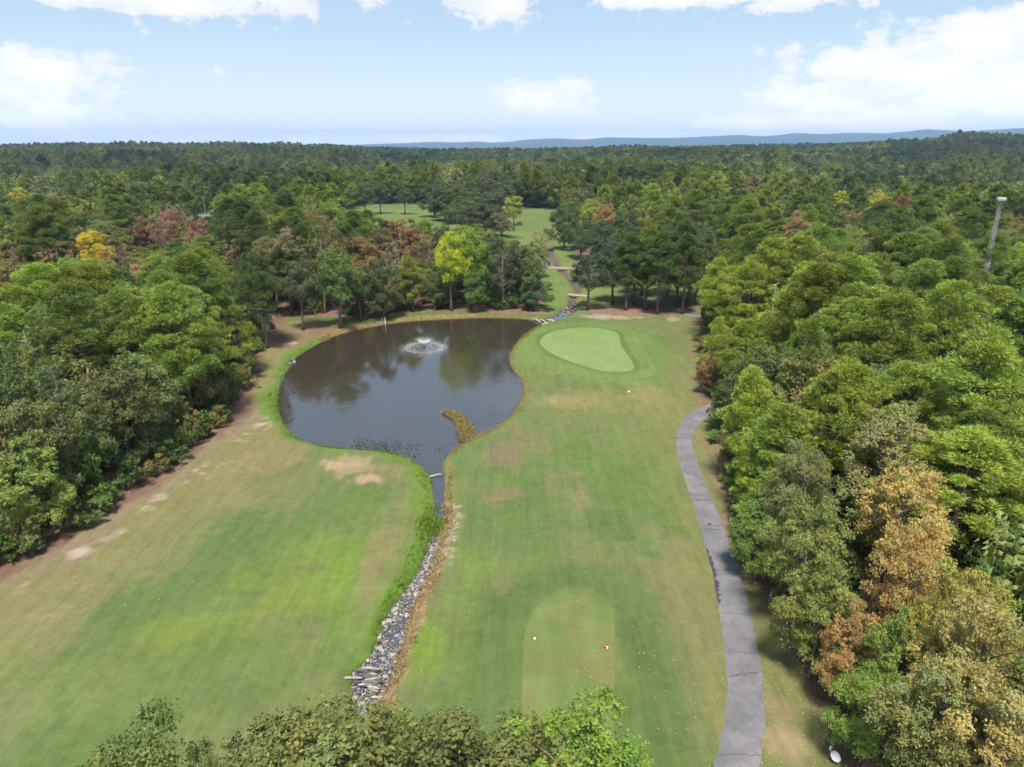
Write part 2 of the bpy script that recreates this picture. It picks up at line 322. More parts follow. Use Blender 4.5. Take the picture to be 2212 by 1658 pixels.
def patch(u, v, ru, rv, c, s=1.0, rough=0.8, pw=1.0, rect=False):
    p = px_ground(u, v); rx = ru*px_scale(v)/FPX; a = px_ground(u, v-rv)[1]-p[1]; b = p[1]-px_ground(u, v+rv)[1]; ry = (a+b)/2
    dx, dy = (gx-p[0])/rx, (gy-p[1])/ry
    q = np.maximum(np.abs(dx), np.abs(dy)) if rect else np.hypot(dx, dy)
    f = sstep(1.3, 0.45, q+(nz2-.5)*rough*2.2+(nz4-.5)*rough*1.4)*(.72+.56*(nz4)) if not rect else sstep(1.06, 0.92, q+(nz4-.5)*rough*.3)
    blend(c, f*s*pw)
YG, OLV, PNK = C(.172, .222, .045), C(.215, .195, .085), C(.40, .285, .19)
# fairway on the creek's far side
for a in [(420, 1370, 150, 60, YG, .75, .3), (640, 1270, 130, 75, YG, .75), (700, 1180, 120, 60, C(.16, .25, .045), .6), (760, 1330, 70, 120, C(.15, .25, .04), .5), (90, 1350, 120, 70, OLV, .6), (60, 1290, 170, 50, OLV, .8), (300, 1190, 190, 60, OLV, .6), (440, 1080, 130, 55, OLV, .75), (560, 985, 110, 45, C(.26, .20, .10), .85), (620, 955, 60, 40, OLV, .8), (545, 900, 40, 60, C(.2, .17, .075), .85), (570, 820, 35, 60, C(.23, .215, .075), .8), (590, 775, 40, 30, C(.25, .23, .09), .7), (560, 1150, 160, 60, C(.10, .165, .05), .6), (520, 1460, 250, 110, C(.11, .17, .05), .5), (60, 1330, 70, 8, TAN, .6), (810, 1230, 30, 90, OLV, .9), (845, 1165, 30, 50, OLV, .7), (880, 1090, 40, 60, C(.2, .2, .08), .6), (830, 1030, 90, 25, C(.21, .2, .08), .7),
          (712, 1003, 30, 13, PNK, .9, 1.2), (762, 1012, 30, 9, PNK, .6, 1.2), (795, 1037, 38, 10, PNK, .9, 1.1), (745, 1020, 26, 9, C(.3, .23, .14), .7, 1.2), (750, 1000, 40, 12, C(.36, .27, .17), .6), (835, 1010, 40, 10, C(.28, .22, .12), .6), (200, 1480, 200, 60, C(.17, .21, .07), .5), (540, 1620, 60, 40, C(.3, .23, .13), .5), (20, 1550, 100, 60, C(.2, .21, .09), .5)]: patch(*a)
# fairway with tee and green
for a in [(1260, 1000, 150, 70, C(.11, .185, .045), .6), (1120, 960, 55, 40, C(.2, .165, .09), .75, .8), (1085, 990, 45, 22, C(.2, .16, .09), .6, .8), (1100, 1070, 60, 18, C(.23, .17, .1), .7, .8), (1255, 1060, 22, 50, C(.22, .185, .09), .75, .8), (1205, 1045, 40, 40, C(.2, .18, .085), .5), (1230, 865, 70, 12, C(.32, .25, .13), .8), (1280, 860, 120, 30, C(.22, .21, .08), .7), (1400, 850, 60, 20, C(.27, .23, .11), .55), (1440, 900, 70, 80, C(.21, .21, .075), .7), (1400, 1000, 50, 100, C(.16, .2, .06), .5), (1180, 1230, 70, 30, C(.15, .2, .06), .6), (1095, 1270, 26, 30, C(.24, .21, .1), .7, .6), (1010, 1300, 60, 140, C(.14, .22, .042), .6), (920, 1400, 50, 80, C(.17, .25, .04), .7), (1480, 1300, 70, 130, C(.21, .19, .085), .8), (1450, 1200, 70, 70, C(.2, .2, .08), .6), (1430, 1530, 110, 160, C(.14, .19, .05), .5), (1540, 1500, 30, 170, C(.21, .195, .08), .7), (1070, 1420, 55, 100, C(.115, .17, .05), .5), (1230, 1300, 150, 60, C(.13, .18, .055), .6), (1420, 760, 70, 40, C(.11, .18, .045), .6), (1430, 700, 120, 18, C(.17, .18, .07), .6), (1150, 770, 40, 40, C(.15, .21, .06), .6)]: patch(*a)
for a in [(1318, 1135, 48, 34, DARKT*.9+C(.0, .02, -.005), .5, .2, 1, True), (1380, 1405, 42, 55, DARKT, .45, .2, 1, True), (1445, 1540, 50, 70, DARKT*1.05, .45, .2, 1, True), (1250, 830, 12, 14, DARKT*1.1, .5, .2, 1, True), (1290, 835, 10, 14, DARKT*1.1, .45, .2, 1, True), (1210, 828, 14, 14, DARKT*1.1, .4, .2, 1, True), (1330, 840, 11, 14, DARKT*1.1, .4, .2, 1, True)]: patch(*a)
# the apron round the green
dg = np.full(len(gx), 1e3); m_ = (np.abs(gx-22) < 60) & (np.abs(gy-130) < 60); dg[m_] = sdf(gx[m_], gy[m_], GREEN)
blend(C(.15, .235, .06), sstep(9, 2, dg)*.75); blend(C(.085, .145, .04), sstep(.9, .3, np.abs(dg-.5))*.5); blend(C(.21, .25, .08), sstep(.5, .2, np.abs(dg-3.2+(nz1-.5)*2))*.4*sstep(.35, .6, nz2))
dt_ = np.full(len(gx), 1e3); m_ = (np.abs(gx-3) < 25) & (gy < 75); dt_[m_] = sdf(gx[m_], gy[m_], TEE); blend(C(.095, .15, .045), sstep(4.0, .4, np.abs(dt_-2.6)+(nz2-.5)*2)*.55); blend(C(.18, .17, .08), sstep(.9, .2, np.abs(dt_-5.2)+(nz2-.5)*1.5)*.4*sstep(.4, .6, nz1))
# worn strips along both woods, needles and soil inside them
xl = np.interp(gy, EDGE_L[:, 1], EDGE_L[:, 0]); xr = np.interp(gy, EDGE_R[:, 1], EDGE_R[:, 0])
dl = (gx-xl); lo = (gy < 150)
jl = dl+(nz2-.5)*4+(nz4-.5)*2
blend(OLV, sstep(16, 6, jl)*.75*lo); blend(C(.25, .19, .13), sstep(5.5, 2.5, jl+(nz1-.5)*5)*.7*lo*sstep(110, 90, gy)); blend(SAND, (sstep(1.7, .5, np.abs(jl-4.8)))*sstep(.46, .60, nz4)*sstep(.40, .58, fbm(gx/5, gy/5, 91, 3))*1.0*lo*sstep(100, 88, gy)); blend(STRAW*.85, sstep(2.0, .4, jl)*lo)
dr = (xr-gx); jr = dr+(nz2-.5)*3+(nz4-.5)*2
blend(C(.20, .19, .075), sstep(9, 4, jr)*.6*lo); blend(C(.23, .14, .095), sstep(2.6, .8, jr)*.9*lo)
wood = in_wood(gx, gy); blend(STRAW, wood*1.0); blend(WOODF, wood*sstep(.4, .65, nz2)*.8)
p0 = px_ground(1400, 668); f_ = sstep(1.2, .7, np.hypot((gx-p0[0])/17, (gy-p0[1]-2)/9)+(nz2-.5)*.5); blend(C(.27, .165, .125), f_*.95)
for a in [(1310, 685, 60, 5, SAND*.95, .8, .8), (1455, 690, 20, 4, SAND*.9, .7), (1430, 655, 60, 6, C(.26, .17, .1), .8), (1160, 676, 40, 7, C(.27, .17, .12), .85), (1100, 672, 60, 8, STRAW, .8), (1150, 690, 25, 5, C(.3, .22, .15), .7), (660, 735, 60, 14, STRAW, .9), (600, 735, 40, 18, STRAW, .95), (620, 741, 18, 3, SAND, .8), (700, 712, 80, 10, STRAW, .9), (1200, 640, 30, 40, C(.13, .22, .045), .8), (1190, 600, 20, 30, C(.14, .22, .05), .8)]: patch(*a)
# the ground right of the cart path: dry, then leaf litter under the trees
for a in [(1700, 1600, 60, 60, C(.36, .27, .16), .75), (1690, 1540, 40, 40, C(.27, .20, .11), .7), (1760, 1440, 50, 60, C(.16, .18, .06), .6), (1640, 1300, 30, 60, C(.18, .17, .07), .7), (1560, 1010, 30, 60, C(.22, .19, .09), .8), (1590, 1160, 18, 60, C(.28, .18, .11), .8), (1740, 1400, 30, 70, C(.25, .14, .1), .8), (1790, 1560, 50, 40, C(.16, .17, .06), .5)]: patch(*a)
# banks: lush rim of the pond, dry bank right of the creek
sp, scq, si, ss = SDS
rim = sp+(nz4-.5)*1.2; west = gx < px_ground(960, 1000)[0]; pth = np.interp(gy, [60, 85, 112, 128, 152], [1, 1, 1, .9, .5])
rv_ = -.2+4.2*fbm(gx/3.2, gy/3.2, 131, 3); blend(C(.125, .215, .032), sstep(rv_+.7, rv_-.6, rim)*west*sstep(139, 132, gy)*.9); blend(C(.21, .20, .06), sstep(1.5, .3, rim+(nz2-.5)*1.5)*(~west)*.75); blend(C(.29, .21, .10), sstep(3.0, 1.0, rim)*(gy > 137)*west*.9); blend(C(.2, .2, .06), sstep(1.0, .4, rim)*(gy > 137)*west*.7)
dcc, pcc = seg_dist(gx, gy, CREEK_S); cxs = np.interp(gy, CREEK_S[::-1, 1], CREEK_S[::-1, 0]); right = gx > cxs; mcr = (scq < 6) & (gy < 76)
LB = np.interp(gy, [36, 42, 46, 50, 56, 62, 70, 78], [.15, .2, .4, .9, 1.5, 1.4, 1.2, 1.1])
blend(C(.12, .205, .03), sstep(LB+.5, LB-.3, scq+(nz4-.5)*1.0)*mcr*(~right)); blend(C(.30, .22, .13), sstep(1.35, .8, scq+(nz4-.5)*.9)*mcr*right); blend(C(.42, .35, .27), sstep(1.5, .8, np.abs(scq-.9)*1.2+(nz4-.5)*.8)*sstep(.5, .62, fbm(gx*2.5, gy*2.5, 77, 2))*mcr*right*.8*sstep(52, 60, gy))
blend(C(.13, .115, .105), sstep(.25, -.1, scq)); blend(C(.14, .10, .08), sstep(.7, .1, si)*(gy > 150)); blend(C(.12, .11, .09), sstep(.25, -.1, sp)); blend(C(.30, .22, .085), sstep(.25, -.25, ss+(nz4-.5)*.5))
# fields and forest floor far away
rr = np.hypot(gx, gy); far_open = (~wood) & (rr > 165); blend(C(.17, .215, .065), far_open*(.35+.5*sstep(.4, .6, nz1)))
blend(C(.045, .06, .03), sstep(300, 420, rr)*wood); hill = sstep(3300, 4200, rr); blend(C(.05, .072, .04), hill)

def turf_material():
    m, t = material('turf_and_soil'); g = t.n('ShaderNodeNewGeometry').outputs['Position']
    c = t.n('ShaderNodeAttribute', attribute_name='tint').outputs['Color']
    f1 = t.noise(g, 1.1, 6.0, 0.62); f2 = t.noise(g, 7.0, 5.0, 0.7); f3 = t.noise(g, 0.17, 4.0, 0.6)
    v = t.m('ADD', t.m('ADD', t.m('MULTIPLY', f1, 0.46), t.m('MULTIPLY', f2, 0.62)), t.m('MULTIPLY', f3, 0.34))
    v = t.m('ADD', t.m('MULTIPLY', v, 1.0), 0.02)
    mg = t.n('ShaderNodeMapping', {'Vector': g, 'Scale': (2.6, .22, 1.0), 'Rotation': (0, 0, .06)}); grain = t.noise(mg.outputs[0], 1.0, 5.0, .65)
    sx_ = t.n('ShaderNodeSeparateXYZ', {0: mg.outputs[0]}); mow = t.m('SINE', t.m('ADD', t.m('MULTIPLY', sx_.outputs[0], 1.25), t.m('MULTIPLY', f3, 2.0)))
    v = t.m('MULTIPLY', t.m('ADD', t.m('ADD', v, t.m('MULTIPLY', t.m('SUBTRACT', grain, .5), .42)), t.m('MULTIPLY', mow, .022)), .94)
    rgb = t.n('ShaderNodeCombineColor', {0: v, 1: t.m('ADD', t.m('MULTIPLY', v, 0.89), 0.062), 2: t.m('MULTIPLY', v, 0.98)}).outputs[0]
    c = t.mix(1.0, c, rgb, 'MULTIPLY')
    b = t.n('ShaderNodeBump', {'Strength': 0.35, 'Distance': 0.06, 'Height': t.noise(g, 9.0, 5.0, 0.7)})
    finish(t, t.n('ShaderNodeBsdfPrincipled', {'Base Color': c, 'Roughness': 0.95, 'Specular IOR Level': 0.1, 'Normal': b.outputs[0]}).outputs[0]); return m
M_TURF = turf_material()
ny, nx = shp; idx = np.arange(ny*nx).reshape(shp); Q = np.stack([idx[:-1, :-1], idx[:-1, 1:], idx[1:, 1:], idx[1:, :-1]], -1).reshape(-1, 4)
link('ground', raw_mesh('ground', np.stack([gx, gy, gzv], 1), [Q], M_TURF, {'tint': col}, True), label='mown fairway turf, worn soil and woodland floor reaching to the blue hills', kind='structure')

# ------------------------------------------------------------------ water
def water_material(name, body, rough, wave, wscale):
    m, t = material(name); g = t.n('ShaderNodeNewGeometry').outputs['Position']
    mp = t.n('ShaderNodeMapping', {'Vector': g, 'Scale': (1.0, 0.6, 1.0)})
    h = t.m('ADD', t.m('MULTIPLY', t.noise(mp.outputs[0], wscale, 3.0, 0.6, 0.4), 1.0), t.m('MULTIPLY', t.noise(mp.outputs[0], wscale*0.22, 2.0, 0.5), 1.6))
    calm = t.smooth(t.noise(g, 0.06, 2.0), 0.36, 0.62)
    b = t.n('ShaderNodeBump', {'Strength': t.m('ADD', t.m('MULTIPLY', calm, wave), wave*0.35), 'Distance': 0.12, 'Height': h})
    c = t.mix(t.noise(g, 0.25, 3.0), body, tuple(x*1.7 for x in body))
    finish(t, t.n('ShaderNodeBsdfPrincipled', {'Base Color': c, 'Roughness': rough, 'Specular IOR Level': 1.0, 'IOR': 1.9, 'Normal': b.outputs[0]}).outputs[0]); return m
M_WATER = water_material('pond_water', (0.026, 0.020, 0.014), 0.05, 0.13, 2.2)
M_CREEKW = water_material('creek_water', (0.03, 0.027, 0.025), 0.08, 0.12, 5.0)
def grow(P, d):
    P = np.asarray(P); T = np.roll(P, -1, 0)-np.roll(P, 1, 0); N = unit(np.stack([T[:, 1], -T[:, 0]], 1))
    a = 0.5*np.sum(P[:, 0]*np.roll(P[:, 1], -1)-np.roll(P[:, 0], -1)*P[:, 1])
    return P+N*d*(1 if a > 0 else -1)
pw = grow(POND, 0.45); link('pond', raw_mesh('pond', np.c_[pw, np.full(len(pw), ZW)], [np.arange(len(pw))[None]], M_WATER), label='dark rippled pond beside the green, mirroring trees and pale sky', kind='structure')
def strip(S, W, z, mat, name, extra=0.35):
    T = unit(np.gradient(S, axis=0)); N = np.stack([-T[:, 1], T[:, 0]], 1); L = S+N*(W[:, None]+extra); R = S-N*(W[:, None]+extra); n = len(S)
    V = np.r_[np.c_[L, np.full(n, z)], np.c_[R, np.full(n, z)]]; return raw_mesh(name, V, [np.array([(i, i+1, n+i+1, n+i) for i in range(n-1)])], mat)
link('creek_water', strip(CREEK_S[10:], CREEK_SW[10:], -0.66, M_CREEKW, 'creek_water'), label='thin dark film of water trickling between the creek stones', kind='structure')
link('inlet_water', strip(INLET_S[:11], INLET_SW[:11], -0.57, M_CREEKW, 'inlet_water'), label='narrow pale stream running into the far end of the pond', kind='structure')

# ------------------------------------------------------------------ cart path, green, tee
def path_material():
    m, t = material('worn_asphalt'); g = t.n('ShaderNodeNewGeometry').outputs['Position']
    f = t.noise(g, 0.5, 5.0, 0.6); f2 = t.noise(g, 14.0, 5.0, 0.7); f3 = t.noise(g, 2.2, 4.0)
    c = t.mix(t.ramp(f, [(.35, 0.0), (.65, 1.0)]), (.092, .087, .093), (.142, .135, .143)); c = t.mix(t.m('MULTIPLY', t.ramp(f2, [(.35, 0.0), (.7, 1.0)]), .40), c, (.235, .22, .225)); c = t.mix(t.m('MULTIPLY', t.smooth(f3, .56, .68), .45), c, (.085, .078, .085)); c = t.mix(t.m('MULTIPLY', t.smooth(t.noise(g, .22, 3.0), .55, .6), .3), c, (.22, .205, .215))
    e = t.n('ShaderNodeAttribute', attribute_name='tint').outputs['Color']; es = t.n('ShaderNodeSeparateColor', {0: e})
    stain = t.smooth(t.m('ADD', es.outputs[0], t.m('MULTIPLY', t.m('SUBTRACT', t.noise(g, 1.6, 5.0, .65), .5), 1.1)), .42, .55)
    c = t.mix(stain, c, (.045, .04, .045))
    mp = t.n('ShaderNodeMapping', {'Vector': g, 'Scale': (.045, .30, 1.0)}); wob = t.n('ShaderNodeTexNoise', {'Vector': g, 'Scale': 1.3, 'Detail': 4.0}).outputs['Color']
    vv = t.n('ShaderNodeMix', {0: .14, 4: mp.outputs[0], 5: wob}, data_type='VECTOR')
    vor = t.n('ShaderNodeTexVoronoi', {'Vector': vv.outputs[1], 'Scale': .75}, feature='DISTANCE_TO_EDGE'); crack = t.smooth(vor.outputs['Distance'], .006, .002)
    c = t.mix(t.m('MULTIPLY', crack, .8), c, (.03, .028, .03)); 
    edge = t.smooth(t.m('ADD', es.outputs[1], t.m('MULTIPLY', t.m('SUBTRACT', t.noise(g, 3.5, 5.0), .5), .5)), .82, 1.0); c = t.mix(t.m('MULTIPLY', edge, .75), c, (.22, .14, .085))
    b = t.n('ShaderNodeBump', {'Strength': .3, 'Distance': .02, 'Height': f2})
    finish(t, t.n('ShaderNodeBsdfPrincipled', {'Base Color': c, 'Roughness': .85, 'Specular IOR Level': .25, 'Normal': b.outputs[0]}).outputs[0]); return m
M_PATH = path_material()
def ribbon(Lp, Rp, name, mat, stain=None, k=8, lift=.05):
    n = len(Lp); V = []; A = []
    for j in range(k+1):
        f = j/k; P = Lp*(1-f)+Rp*f; z = ground(P[:, 0], P[:, 1])+lift*(1-(2*f-1)**6*1.3); V.append(np.c_[P, z])
        e = abs(2*f-1); st = np.zeros(n) if stain is None else stain(P, f); A.append(np.c_[st, np.full(n, e**4), np.zeros(n)])
    Qs = [(j*n+i, j*n+i+1, (j+1)*n+i+1, (j+1)*n+i) for j in range(k) for i in range(n-1)]
    return raw_mesh(name, np.concatenate(V), [np.array(Qs)], mat, {'tint': np.concatenate(A)}, True)
PL = [(1440, 1850), (1500, 1740), (1535, 1655), (1553, 1600), (1563, 1550), (1568, 1480), (1562, 1400), (1548, 1300), (1530, 1210), (1508, 1130), (1485, 1060), (1467, 1000), (1459, 955), (1466, 920), (1484, 897), (1512, 881), (1540, 871), (1575, 862)]
PR = [(1580, 1850), (1618, 1740), (1643, 1655), (1652, 1600), (1655, 1550), (1652, 1480), (1640, 1400), (1618, 1300), (1590, 1210), (1562, 1130), (1531, 1060), (1508, 1000), (1497, 960), (1501, 932), (1512, 914), (1530, 902), (1550, 893), (1580, 884)]
def stainf(P, f):
    y = P[:, 1]; s = np.interp(y, [48, 51, 55, 58, 60], [0, .75, .9, .7, 0])*np.clip(1-f/.34, 0, 1) + np.interp(y, [41, 43, 47, 49], [0, .5, .5, 0])*np.clip((f-.82)/.18, 0, 1)*.9
    return s
pL, pR = catmull(pxs(PL), 14), catmull(pxs(PR), 14); pL[:, 0] += .16*(fbm(pL[:, 1]*1.4, pL[:, 1]*.3, 141, 4)-.5); pR[:, 0] += .2*(fbm(pR[:, 1]*1.4, pR[:, 1]*.3, 143, 4)-.5)
link('cart_path', ribbon(pL, pR, 'cart_path', M_PATH, stainf), label='grey asphalt cart path curving along the wood', kind='structure')
def centre_path(px, w, name, label):
    S = catmull(pxs(px), 8); T = unit(np.gradient(S, axis=0)); N = np.stack([-T[:, 1], T[:, 0]], 1)
    link(name, ribbon(S+N*w, S-N*w, name, M_PATH, None, 5, .05), label=label, kind='structure')
centre_path([(1140, 580), (1160, 577), (1177, 574), (1180, 566), (1174, 558), (1160, 551), (1140, 548)], 1.9, 'far_cart_path', 'pale bend of cart path beyond the pond by the footbridge')
centre_path([(1540, 690), (1500, 684), (1470, 672), (1420, 650), (1385, 640), (1362, 636), (1330, 632)], 1.3, 'grove_path', 'cart path passing under the grove behind the green')
def lawn_material(name, c, stripe=0.0):
    m, t = material(name); g = t.n('ShaderNodeNewGeometry').outputs['Position']; f = t.noise(g, .35, 5.0, .6); f2 = t.noise(g, 9.0, 5.0, .7); f3 = t.noise(g, 1.2, 4.0)
    k = t.m('ADD', t.m('ADD', t.m('MULTIPLY', f, .35), t.m('MULTIPLY', f2, .3)), t.m('ADD', t.m('MULTIPLY', f3, .25), .55))
    cc = t.mix(1.0, c, t.n('ShaderNodeCombineColor', {0: k, 1: k, 2: k}).outputs[0], 'MULTIPLY')
    cc = t.mix(t.m('MULTIPLY', t.smooth(f, .5, .68), .45), cc, t.mix(1.0, (1.25, 1.0, 1.0), c, 'MULTIPLY'))
    cc = t.mix(1.0, cc, t.n('ShaderNodeAttribute', attribute_name='tint').outputs['Color'], 'MULTIPLY')
    finish(t, t.n('ShaderNodeBsdfPrincipled', {'Base Color': cc, 'Roughness': .95, 'Specular IOR Level': .1}).outputs[0]); return m
def lawn(P, name, mat, label, tintf, rings=22):
    c = P.mean(0); V = []; A = []; n = len(P)
    for k in range(rings+1):
        f = 1-k/rings*.985; q = c+(P-c)*f; z = ground(q[:, 0], q[:, 1])+(.035 if k else .012); V.append(np.c_[q, z]); A.append(tintf(q, f))
    Qs = [(k*n+i, k*n+(i+1) % n, (k+1)*n+(i+1) % n, (k+1)*n+i) for k in range(rings) for i in range(n)]
    link(name, raw_mesh(name, np.concatenate(V), [np.array(Qs), np.arange(rings*n, rings*n+n)[None]], mat, {'tint': np.concatenate(A)}, True), label=label, kind='structure')
def tint_green(q, f): v = .96+.12*(fbm(q[:, 0]/5, q[:, 1]/5, 7, 3)-.5); return np.c_[v, v, v]
def tint_tee(q, f):
    s = .97+.05*(np.sin(q[:, 0]*2*pi/1.9) > 0)+.3*(fbm(q[:, 0]/2, q[:, 1]/2, 9, 4)-.5); w_ = fbm(q[:, 0]/2.5+9, q[:, 1]/3, 19, 3); return np.c_[s*(1+.20*sstep(.45, .65, w_)), s, s*(1+.12*sstep(.45, .65, w_))]
lawn(GREEN, 'putting_green', lawn_material('close_mown_green', (.145, .205, .070)), 'smooth pale green putting green beside the pond', tint_green)
lawn(TEE, 'tee_box', lawn_material('tee_turf', (.103, .134, .042)), 'rounded raised tee box of short worn turf in front of camera', tint_tee)

# ------------------------------------------------------------------ tree builders
def leaf_cards(mb, C_, N, size, rng, tint, aspect=.62):
    n = len(C_); t = unit(np.cross(N, rng.normal(size=(n, 3)))); s = np.broadcast_to(size, (n,))[:, None]*(.7+.6*rng.random((n, 1))); b = np.cross(N, t)
    p0 = C_-t*s*.5; p2 = C_+t*s*.5; sd = b*s*aspect*.5; dn = N*s*.13; off = t*s*.08
    V = np.stack([p0, C_+sd-dn+off, p2, C_-sd-dn+off], 1).reshape(-1, 3); q = np.arange(n)[:, None]*4+np.arange(4)[None]
    mb.add(V, q, tint=np.repeat(tint, 4, 0))
def tints(rng, n, amt=.3, warm=.18):
    v = 1+amt*(rng.random((n, 1))*2-1); wv = warm*(rng.random((n, 1))*2-1); return np.clip(np.concatenate([v*(1+wv), v, v*(1-wv*.6)], 1), .2, 2.0)
def broadleaf(seed, h=15.0, R=4.6, hb=.28, lobes=44, lr=1.35, per=300, leaf=.34, bark=None, top=1.0, spread=.8, twigs=True, k=6, jit=.85):
    """one broadleaved tree: (trunk mesh, crown mesh)"""
    rng = np.random.default_rng(seed); zb = h*hb; cz = zb+(h-zb)*.5; a = (h-zb)*.5; W = MB(); F = MB()
    bend = rng.normal(size=2)*.25; tz = zb+(h-zb)*.72; tp = [(0, 0, -.4), (bend[0]*.2, bend[1]*.2, zb*.5), (bend[0]*.6, bend[1]*.6, zb), (bend[0], bend[1], cz), (bend[0]*1.5, bend[1]*1.4, tz)]
    r0 = .017*h+.03; W.tube(tp, [r0*1.5, r0, r0*.85, r0*.55, r0*.2], k+2)
    pos = []
    for i in range(lobes*6):
        if len(pos) >= lobes: break
        d = rot_rand(rng, 1)[0]
        if d[2] < -.75: continue
        f = (.45+.55*rng.random()**.5); f = min(f, .97); prof = (1-.25*max(0, -d[2]))*(1-.18*max(0, d[2])*(2-top))
        p = np.array([R*d[0]*f*prof, R*d[1]*f*prof, cz+a*d[2]*f])
        p[:2] *= 1+.22*sin(3*math.atan2(d[1], d[0])+seed)
        if all(np.linalg.norm((p-q)*np.array([1, 1, 1.15])) > lr*.62 for q in pos): pos.append(p)
    pos = np.array(pos)
    ltint = tints(rng, len(pos), .16, .10)
    for p, lt in zip(pos, ltint):
        l = lr*(.7+.6*rng.random())*min(1.0, .72+.4*(h-p[2])/h); n = int(per*(l/lr)**2)
        # leaves sit in sprays around the lobe, the sprays uneven
        ns = max(7, n//13); sd = unit(rot_rand(rng, ns)+np.array([p[0], p[1], 0])/R*.45+np.array([0, 0, .35])); sr = l*(.42+.6*rng.random((ns, 1))**.6); sc = p+sd*sr*np.array([1.08, 1.08, .78])
        w_ = rng.random(ns); w_ /= w_.sum(); pick = rng.choice(ns, n, p=w_*.5+.5/ns); c = sc[pick]+rng.normal(size=(n, 3))*np.array([.26, .26, .2])*l*.62
        N = unit(sd[pick]*.7+rot_rand(rng, n)*jit+np.array([0, 0, .55])+(.85-jit)*np.array([p[0]/R, p[1]/R, (p[2]-cz)/a])); st = tints(rng, ns, .14, .08)[pick]
        leaf_cards(F, c, N, leaf, rng, st*lt*tints(rng, n, .22, .12))
        if twigs:
            z0 = max(zb*.85, min(tz, p[2]-np.hypot(p[0], p[1])*spread)); s0 = np.array([np.interp(z0, [q[2] for q in tp], [q[j] for q in tp]) for j in (0, 1)]+[z0])
            mid = s0*.45+p*.55+np.array([0, 0, -.06*np.linalg.norm(p-s0)])+rng.normal(size=3)*.2; W.tube([s0, mid, p], [r0*.30, r0*.17, r0*.05], 4, cap=False)
            for q in sc[rng.choice(ns, min(4, ns), False)]: W.tube([p*.75+mid*.25, (p+q)*.5+rng.normal(size=3)*.08, q], [r0*.07, r0*.045, .008], 3, cap=False)
    return W.mesh('trunk', bark or M_BARK, True), F.mesh('crown', M_LEAF)
def pine(seed, h=18.0, R=3.6, hb=.45, nb=46, puffs=6, needles=120, nl=.22, wdt=.045, dead=7, puff=.46):
    rng = np.random.default_rng(seed); W = MB(); F = MB(); zb = h*hb; bend = rng.normal(size=2)*.35
    ax = lambda z: np.array([bend[0]*(z/h)**2, bend[1]*(z/h)**1.7, z]); r0 = .0135*h+.02
    zz = np.linspace(-.4, h*.985, 9); W.tube([ax(max(z, 0))*np.array([1, 1, 0])+np.array([0, 0, z]) for z in zz], r0*(1-.86*np.clip(zz/h, 0, 1))*np.where(zz < 0, 1.5, 1), 7)
    ga = rng.random()*6.28; PC = []; PD = []; PT = []; PS = []
    for i in range(nb):
        t = ((i+rng.random())/nb); z = zb+(h-zb)*t*.97; prof = (1-t**2.0*.86)*(.52+.48*min(1, t/.28)); L = R*prof*(.68+.5*rng.random()); ga += 2.4+rng.normal()*.35
        upa = radians(-8+58*t**1.3+rng.normal()*7); o = np.array([cos(ga), sin(ga), 0]); s0 = ax(z); e = s0+o*L*cos(upa)+np.array([0, 0, L*sin(upa)+.06*L])
        mid = (s0+e)/2+np.array([0, 0, -.07*L]); W.tube([s0, mid, e], [r0*.26*(1.1-t*.6), r0*.16*(1.1-t*.6), .015], 4, cap=False); bt = tints(rng, 1, .13, .07)[0]
        lat = np.array([-o[1], o[0], 0]); m = max(3, int(puffs*(.55+.6*prof)))
        for j in range(m):
            f = .42+.58*(j+rng.random()*.7)/m; f = min(f, 1.02); side = rng.normal()*.26*L*(1.15-f*.5); p = s0*(1-f)+e*f+lat*side+np.array([0, 0, .1*L*(f-.5)+rng.normal()*.12])
            PC.append(p); PD.append(unit(o*.45+lat*side/max(L, .1)*.6+np.array([0, 0, .62]))); PT.append(bt*tints(rng, 1, .12, .06)[0]); PS.append(.95+.6*rng.random())
            if j % 2 == 0: W.tube([s0*(1-f*.8)+e*f*.8, p], [r0*.07, .008], 3, cap=False)
    PC.append(ax(h)); PD.append(np.array([0, 0, 1.0])); PT.append(np.ones(3)); PS.append(1.0)
    PC, PD, PT, PS = np.array(PC), np.array(PD), np.array(PT), np.array(PS); n = len(PC)*needles; k = np.repeat(np.arange(len(PC)), needles)
    d = unit(rot_rand(rng, n)+PD[k]*.62); ln = nl*PS[k][:, None]*(.75+.5*rng.random((n, 1))); b0 = PC[k]+d*np.array([1, 1, .8])*puff*PS[k][:, None]*(.35+.65*rng.random((n, 1))**.5); d = unit(d+rng.normal(size=(n, 3))*.35+np.array([0, 0, .25])); sdv = unit(np.cross(d, rng.normal(size=(n, 3))))*wdt*(.7+.6*rng.random((n, 1)))
    V = np.stack([b0-sdv, b0+sdv, b0+d*ln], 1).reshape(-1, 3)
    F.add(V, T=np.arange(n)[:, None]*3+np.arange(3)[None], tint=np.repeat(PT[k]*tints(rng, n, .16, .06), 3, 0))
    for i in range(dead):                                     # bare snags below the crown
        z = zb*(.45+.6*rng.random()); g = rng.random()*6.28; L = .5+1.6*rng.random(); o = np.array([cos(g), sin(g), -.1]); s0 = ax(z); W.tube([s0, s0+o*L*.5, s0+o*L+np.array([0, 0, .15*L])], [.035, .022, .008], 3, cap=False, tint=(1.9, 2.1, 2.2))
    return W.mesh('trunk', M_PBARK, True), F.mesh('crown', M_NEEDLE)
